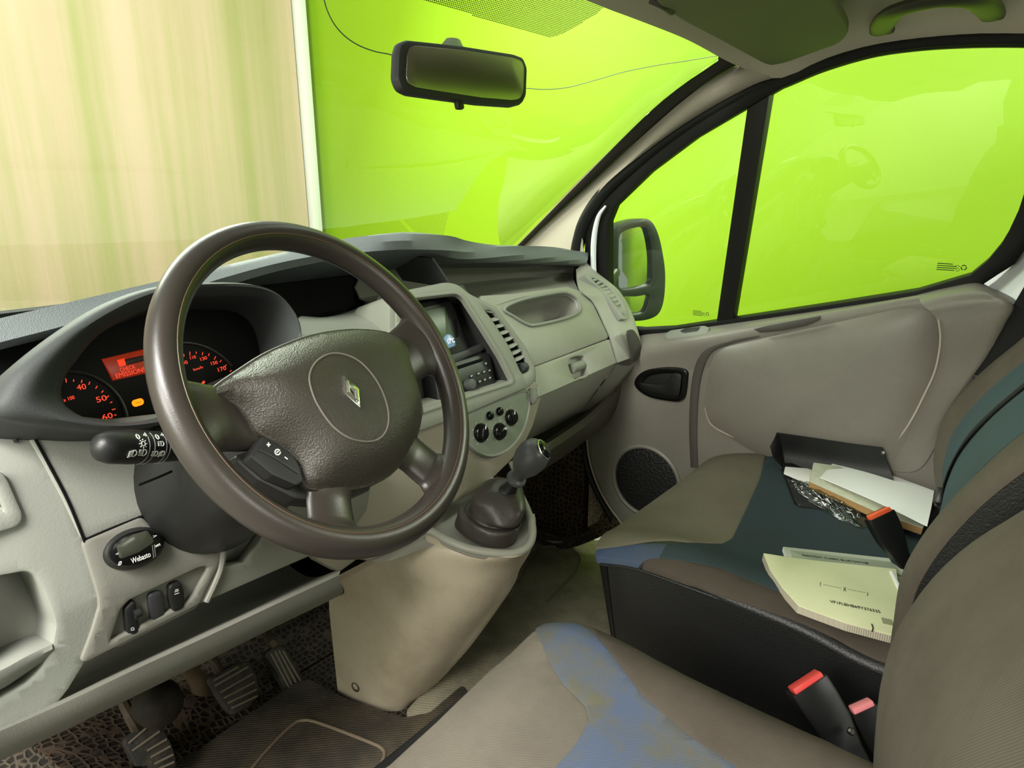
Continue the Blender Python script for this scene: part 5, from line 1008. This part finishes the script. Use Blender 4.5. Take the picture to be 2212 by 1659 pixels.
TOE = mat('honeycomb_carpet', (64, 56, 48), .9, .15, bump=1, bscale=60, tex='cells', var=.6, vscale=9, vcol=(40, 35, 30))
tc3 = [[atz((1142, 1168), .09), atz((1225, 1185), .09), atx((1342, 1140), .765)], [aty((1142, 1080), 1.40), aty((1220, 1090), 1.36), atx((1318, 1085), .765)], [aty((1150, 980), 1.50), aty((1210, 970), 1.50), atx((1268, 960), .765)], [aty((1150, 940), 1.52), aty((1200, 930), 1.52), atx((1262, 900), .765)]]
bm = surf(tc3, 16, 20, t=.008); struct('trim_7', bm, TOE, label='brown honeycomb carpet in the passenger footwell')
tc4 = [[aty((200, 1720), 1.08), aty((420, 1600), 1.18), aty((660, 1490), 1.20), aty((760, 1440), 1.22)], [aty((120, 1650), 1.24), aty((380, 1520), 1.29), aty((600, 1410), 1.31), aty((720, 1360), 1.31)], [aty((60, 1600), 1.36), aty((300, 1480), 1.40), aty((560, 1360), 1.42), aty((720, 1290), 1.42)]]
bm = surf(tc4, 20, 16, t=.008); struct('trim_8', bm, TOE, label='honeycomb carpet behind the pedals')
# ================================================================ MIRRORS, VISOR, GRAB HANDLE
rm = thing('rear_view_mirror', 'dark interior rear view mirror hanging at the windscreen centre', 'mirror', aty((1000, 155), .64))
p0, p1 = aty((872, 140), .62), aty((1136, 178), .66); MR = plane3(p0, p1, p0.lerp(p1, .5)+V((0, .018, .1)))
lens = [(871, 118), (876, 101), (888, 96), (1000, 107), (1112, 124), (1131, 131), (1137, 146), (1135, 200), (1128, 215), (1112, 219), (1040, 213), (960, 201), (890, 190), (874, 182), (869, 168)]
bm = patch(MR, rpx(MR, lens, 4), t=.012, edge=.006); hs = obj('housing', bm, HOODM, rm)
cl = MR.uv((1003, 158)); inn = [V(cl)+(V(p)-V(cl))*.945 for p in rpx(MR, lens, 6)]
bm = patch(MR.off(.0012), inn, t=.002, edge=.0006); obj('mirror_glass', bm, mat('dark_dipped_mirror', (165, 165, 150), .3, .5, 1), hs)
bm = box(MR.p(*MR.uv((1001, 214)), -.008), (.014, .008, .022), basis(MR.a, MR.n, MR.b), .003); obj('dip_lever', bm, BLACK, rm)
bm = surf([[MR.at(q, -.010) for q in [(950, 100), (1000, 104), (1000, 110), (950, 108)]], [WS.at(q, .004) for q in [(965, 82), (992, 84), (994, 98), (966, 96)]]], 12, 6, closed=True, cap=True); obj('mount', bm, BLACK, rm)
em = thing('door_mirror', 'tall black door mirror with two panes outside the passenger window', 'mirror', atx((1340, 640), 1.0))
EM = Fr(atx((1378, 585), 1.02), (-.325, -.945, .04))
eo_ = [(1316, 540), (1320, 508), (1340, 490), (1368, 479), (1396, 476), (1411, 486), (1423, 514), (1432, 557), (1436, 595), (1434, 640), (1427, 668), (1415, 682), (1393, 689), (1366, 690), (1345, 684), (1330, 650), (1318, 600)]
e1 = [(1338, 508), (1352, 495), (1374, 488), (1393, 486), (1402, 501), (1410, 542), (1411, 580), (1408, 613), (1387, 622), (1359, 627), (1338, 624), (1335, 598), (1335, 542)]
e2 = [(1346, 639), (1378, 637), (1404, 634), (1402, 654), (1396, 671), (1387, 679), (1363, 681), (1350, 664)]
EMM = mat('weathered_black_plastic', (44, 52, 48), .4, .4, bump=.1, bscale=200)
bm = patch(EM, spl(EM, eo_, 4), [spl(EM, e1, 3), spl(EM, e2, 3)], t=.05, edge=.005); eh = obj('housing', bm, EMM, em)
bb = [EM.p(p.x, p.y, -.045) for p in spl(EM, eo_, 4)]; bc_ = sum(bb, V((0, 0, 0)))/len(bb)
bm = surf([bb, [bc_+(p-bc_)*.85-EM.n*.04 for p in bb], [bc_+(p-bc_)*.5-EM.n*.065 for p in bb], [bc_+(p-bc_)*.02-EM.n*.07 for p in bb]], 50, 16, closed=True); obj('shell', bm, EMM, em)
MIR = mat('mirror_glass', (225, 232, 225), .02, .5, 1)
bm = patch(EM.off(-.010), spl(EM, [(q[0]+(q[0]-1372)*.06, q[1]+(q[1]-556)*.04) for q in e1], 3, -.010), t=.004); obj('mirror_glass', bm, MIR, eh, label='large upper mirror pane')
bm = patch(EM.off(-.010), spl(EM, [(q[0]+(q[0]-1375)*.06, q[1]+(q[1]-658)*.06) for q in e2], 3, -.010), t=.004); obj('mirror_glass', bm, MIR, eh, label='small lower wide-angle pane')
bm = tube([EM.at((1330, 575), -.075), atx((1318, 600), .90), atx((1306, 615), .86)], [.022, .022, .03], 12, spline=4, flat=1.0); obj('mirror_arm', bm, EMM, em)
vs = thing('sun_visor', 'olive grey folded sun visor above the right end of the windscreen', 'visor', atz((1600, 80), 1.40))
VP = plane3(atz((1478, 45), 1.393), atz((1662, 140), 1.388), atz((1825, 72), 1.398))
VIS = mat('visor_vinyl', (118, 122, 92), .7, .25, bump=.15, bscale=300)
vq = [(1436, 16), (1490, 50), (1560, 86), (1640, 130), (1664, 142), (1700, 134), (1760, 112), (1808, 95), (1826, 76), (1818, 52), (1796, 22), (1770, -20), (1560, -60), (1400, -30)]
bm = patch(VP, rpx(VP, vq, 12), t=.014, edge=.006); obj('visor_panel', bm, VIS, vs)
bm = tube([VP.at((1405, -2), -.012), VP.at((1432, 10), -.004), VP.at((1452, 24), -.002)], .006, 8, spline=4); obj('pivot_clip', bm, mat('dark_clip', (60, 58, 50), .5), vs)
gh = thing('grab_handle', 'dark olive moulded grab handle on the headliner above the passenger door', 'handle', atz((2030, 20), 1.42))
GHM = mat('olive_handle_plastic', (58, 58, 46), .45, .4)
bm = tube([atz(q, z) for q, z in [((1903, 66), 1.425), ((1910, 48), 1.412), ((1932, 26), 1.404), ((1985, 8), 1.402), ((2050, -2), 1.402), ((2110, 2), 1.404), ((2135, 18), 1.412), ((2145, 34), 1.425)]], [.019, .021, .020, .019, .019, .019, .020, .018], 14, spline=6, flat=.5, nrm=(0, .1, 1)); obj('grip', bm, GHM, gh)
for q in ((1906, 62), (2143, 30)):
    bm = box(atz(q, 1.427), (.045, .035, .016), bev=.006); obj('end_cap', bm, GHM, gh)
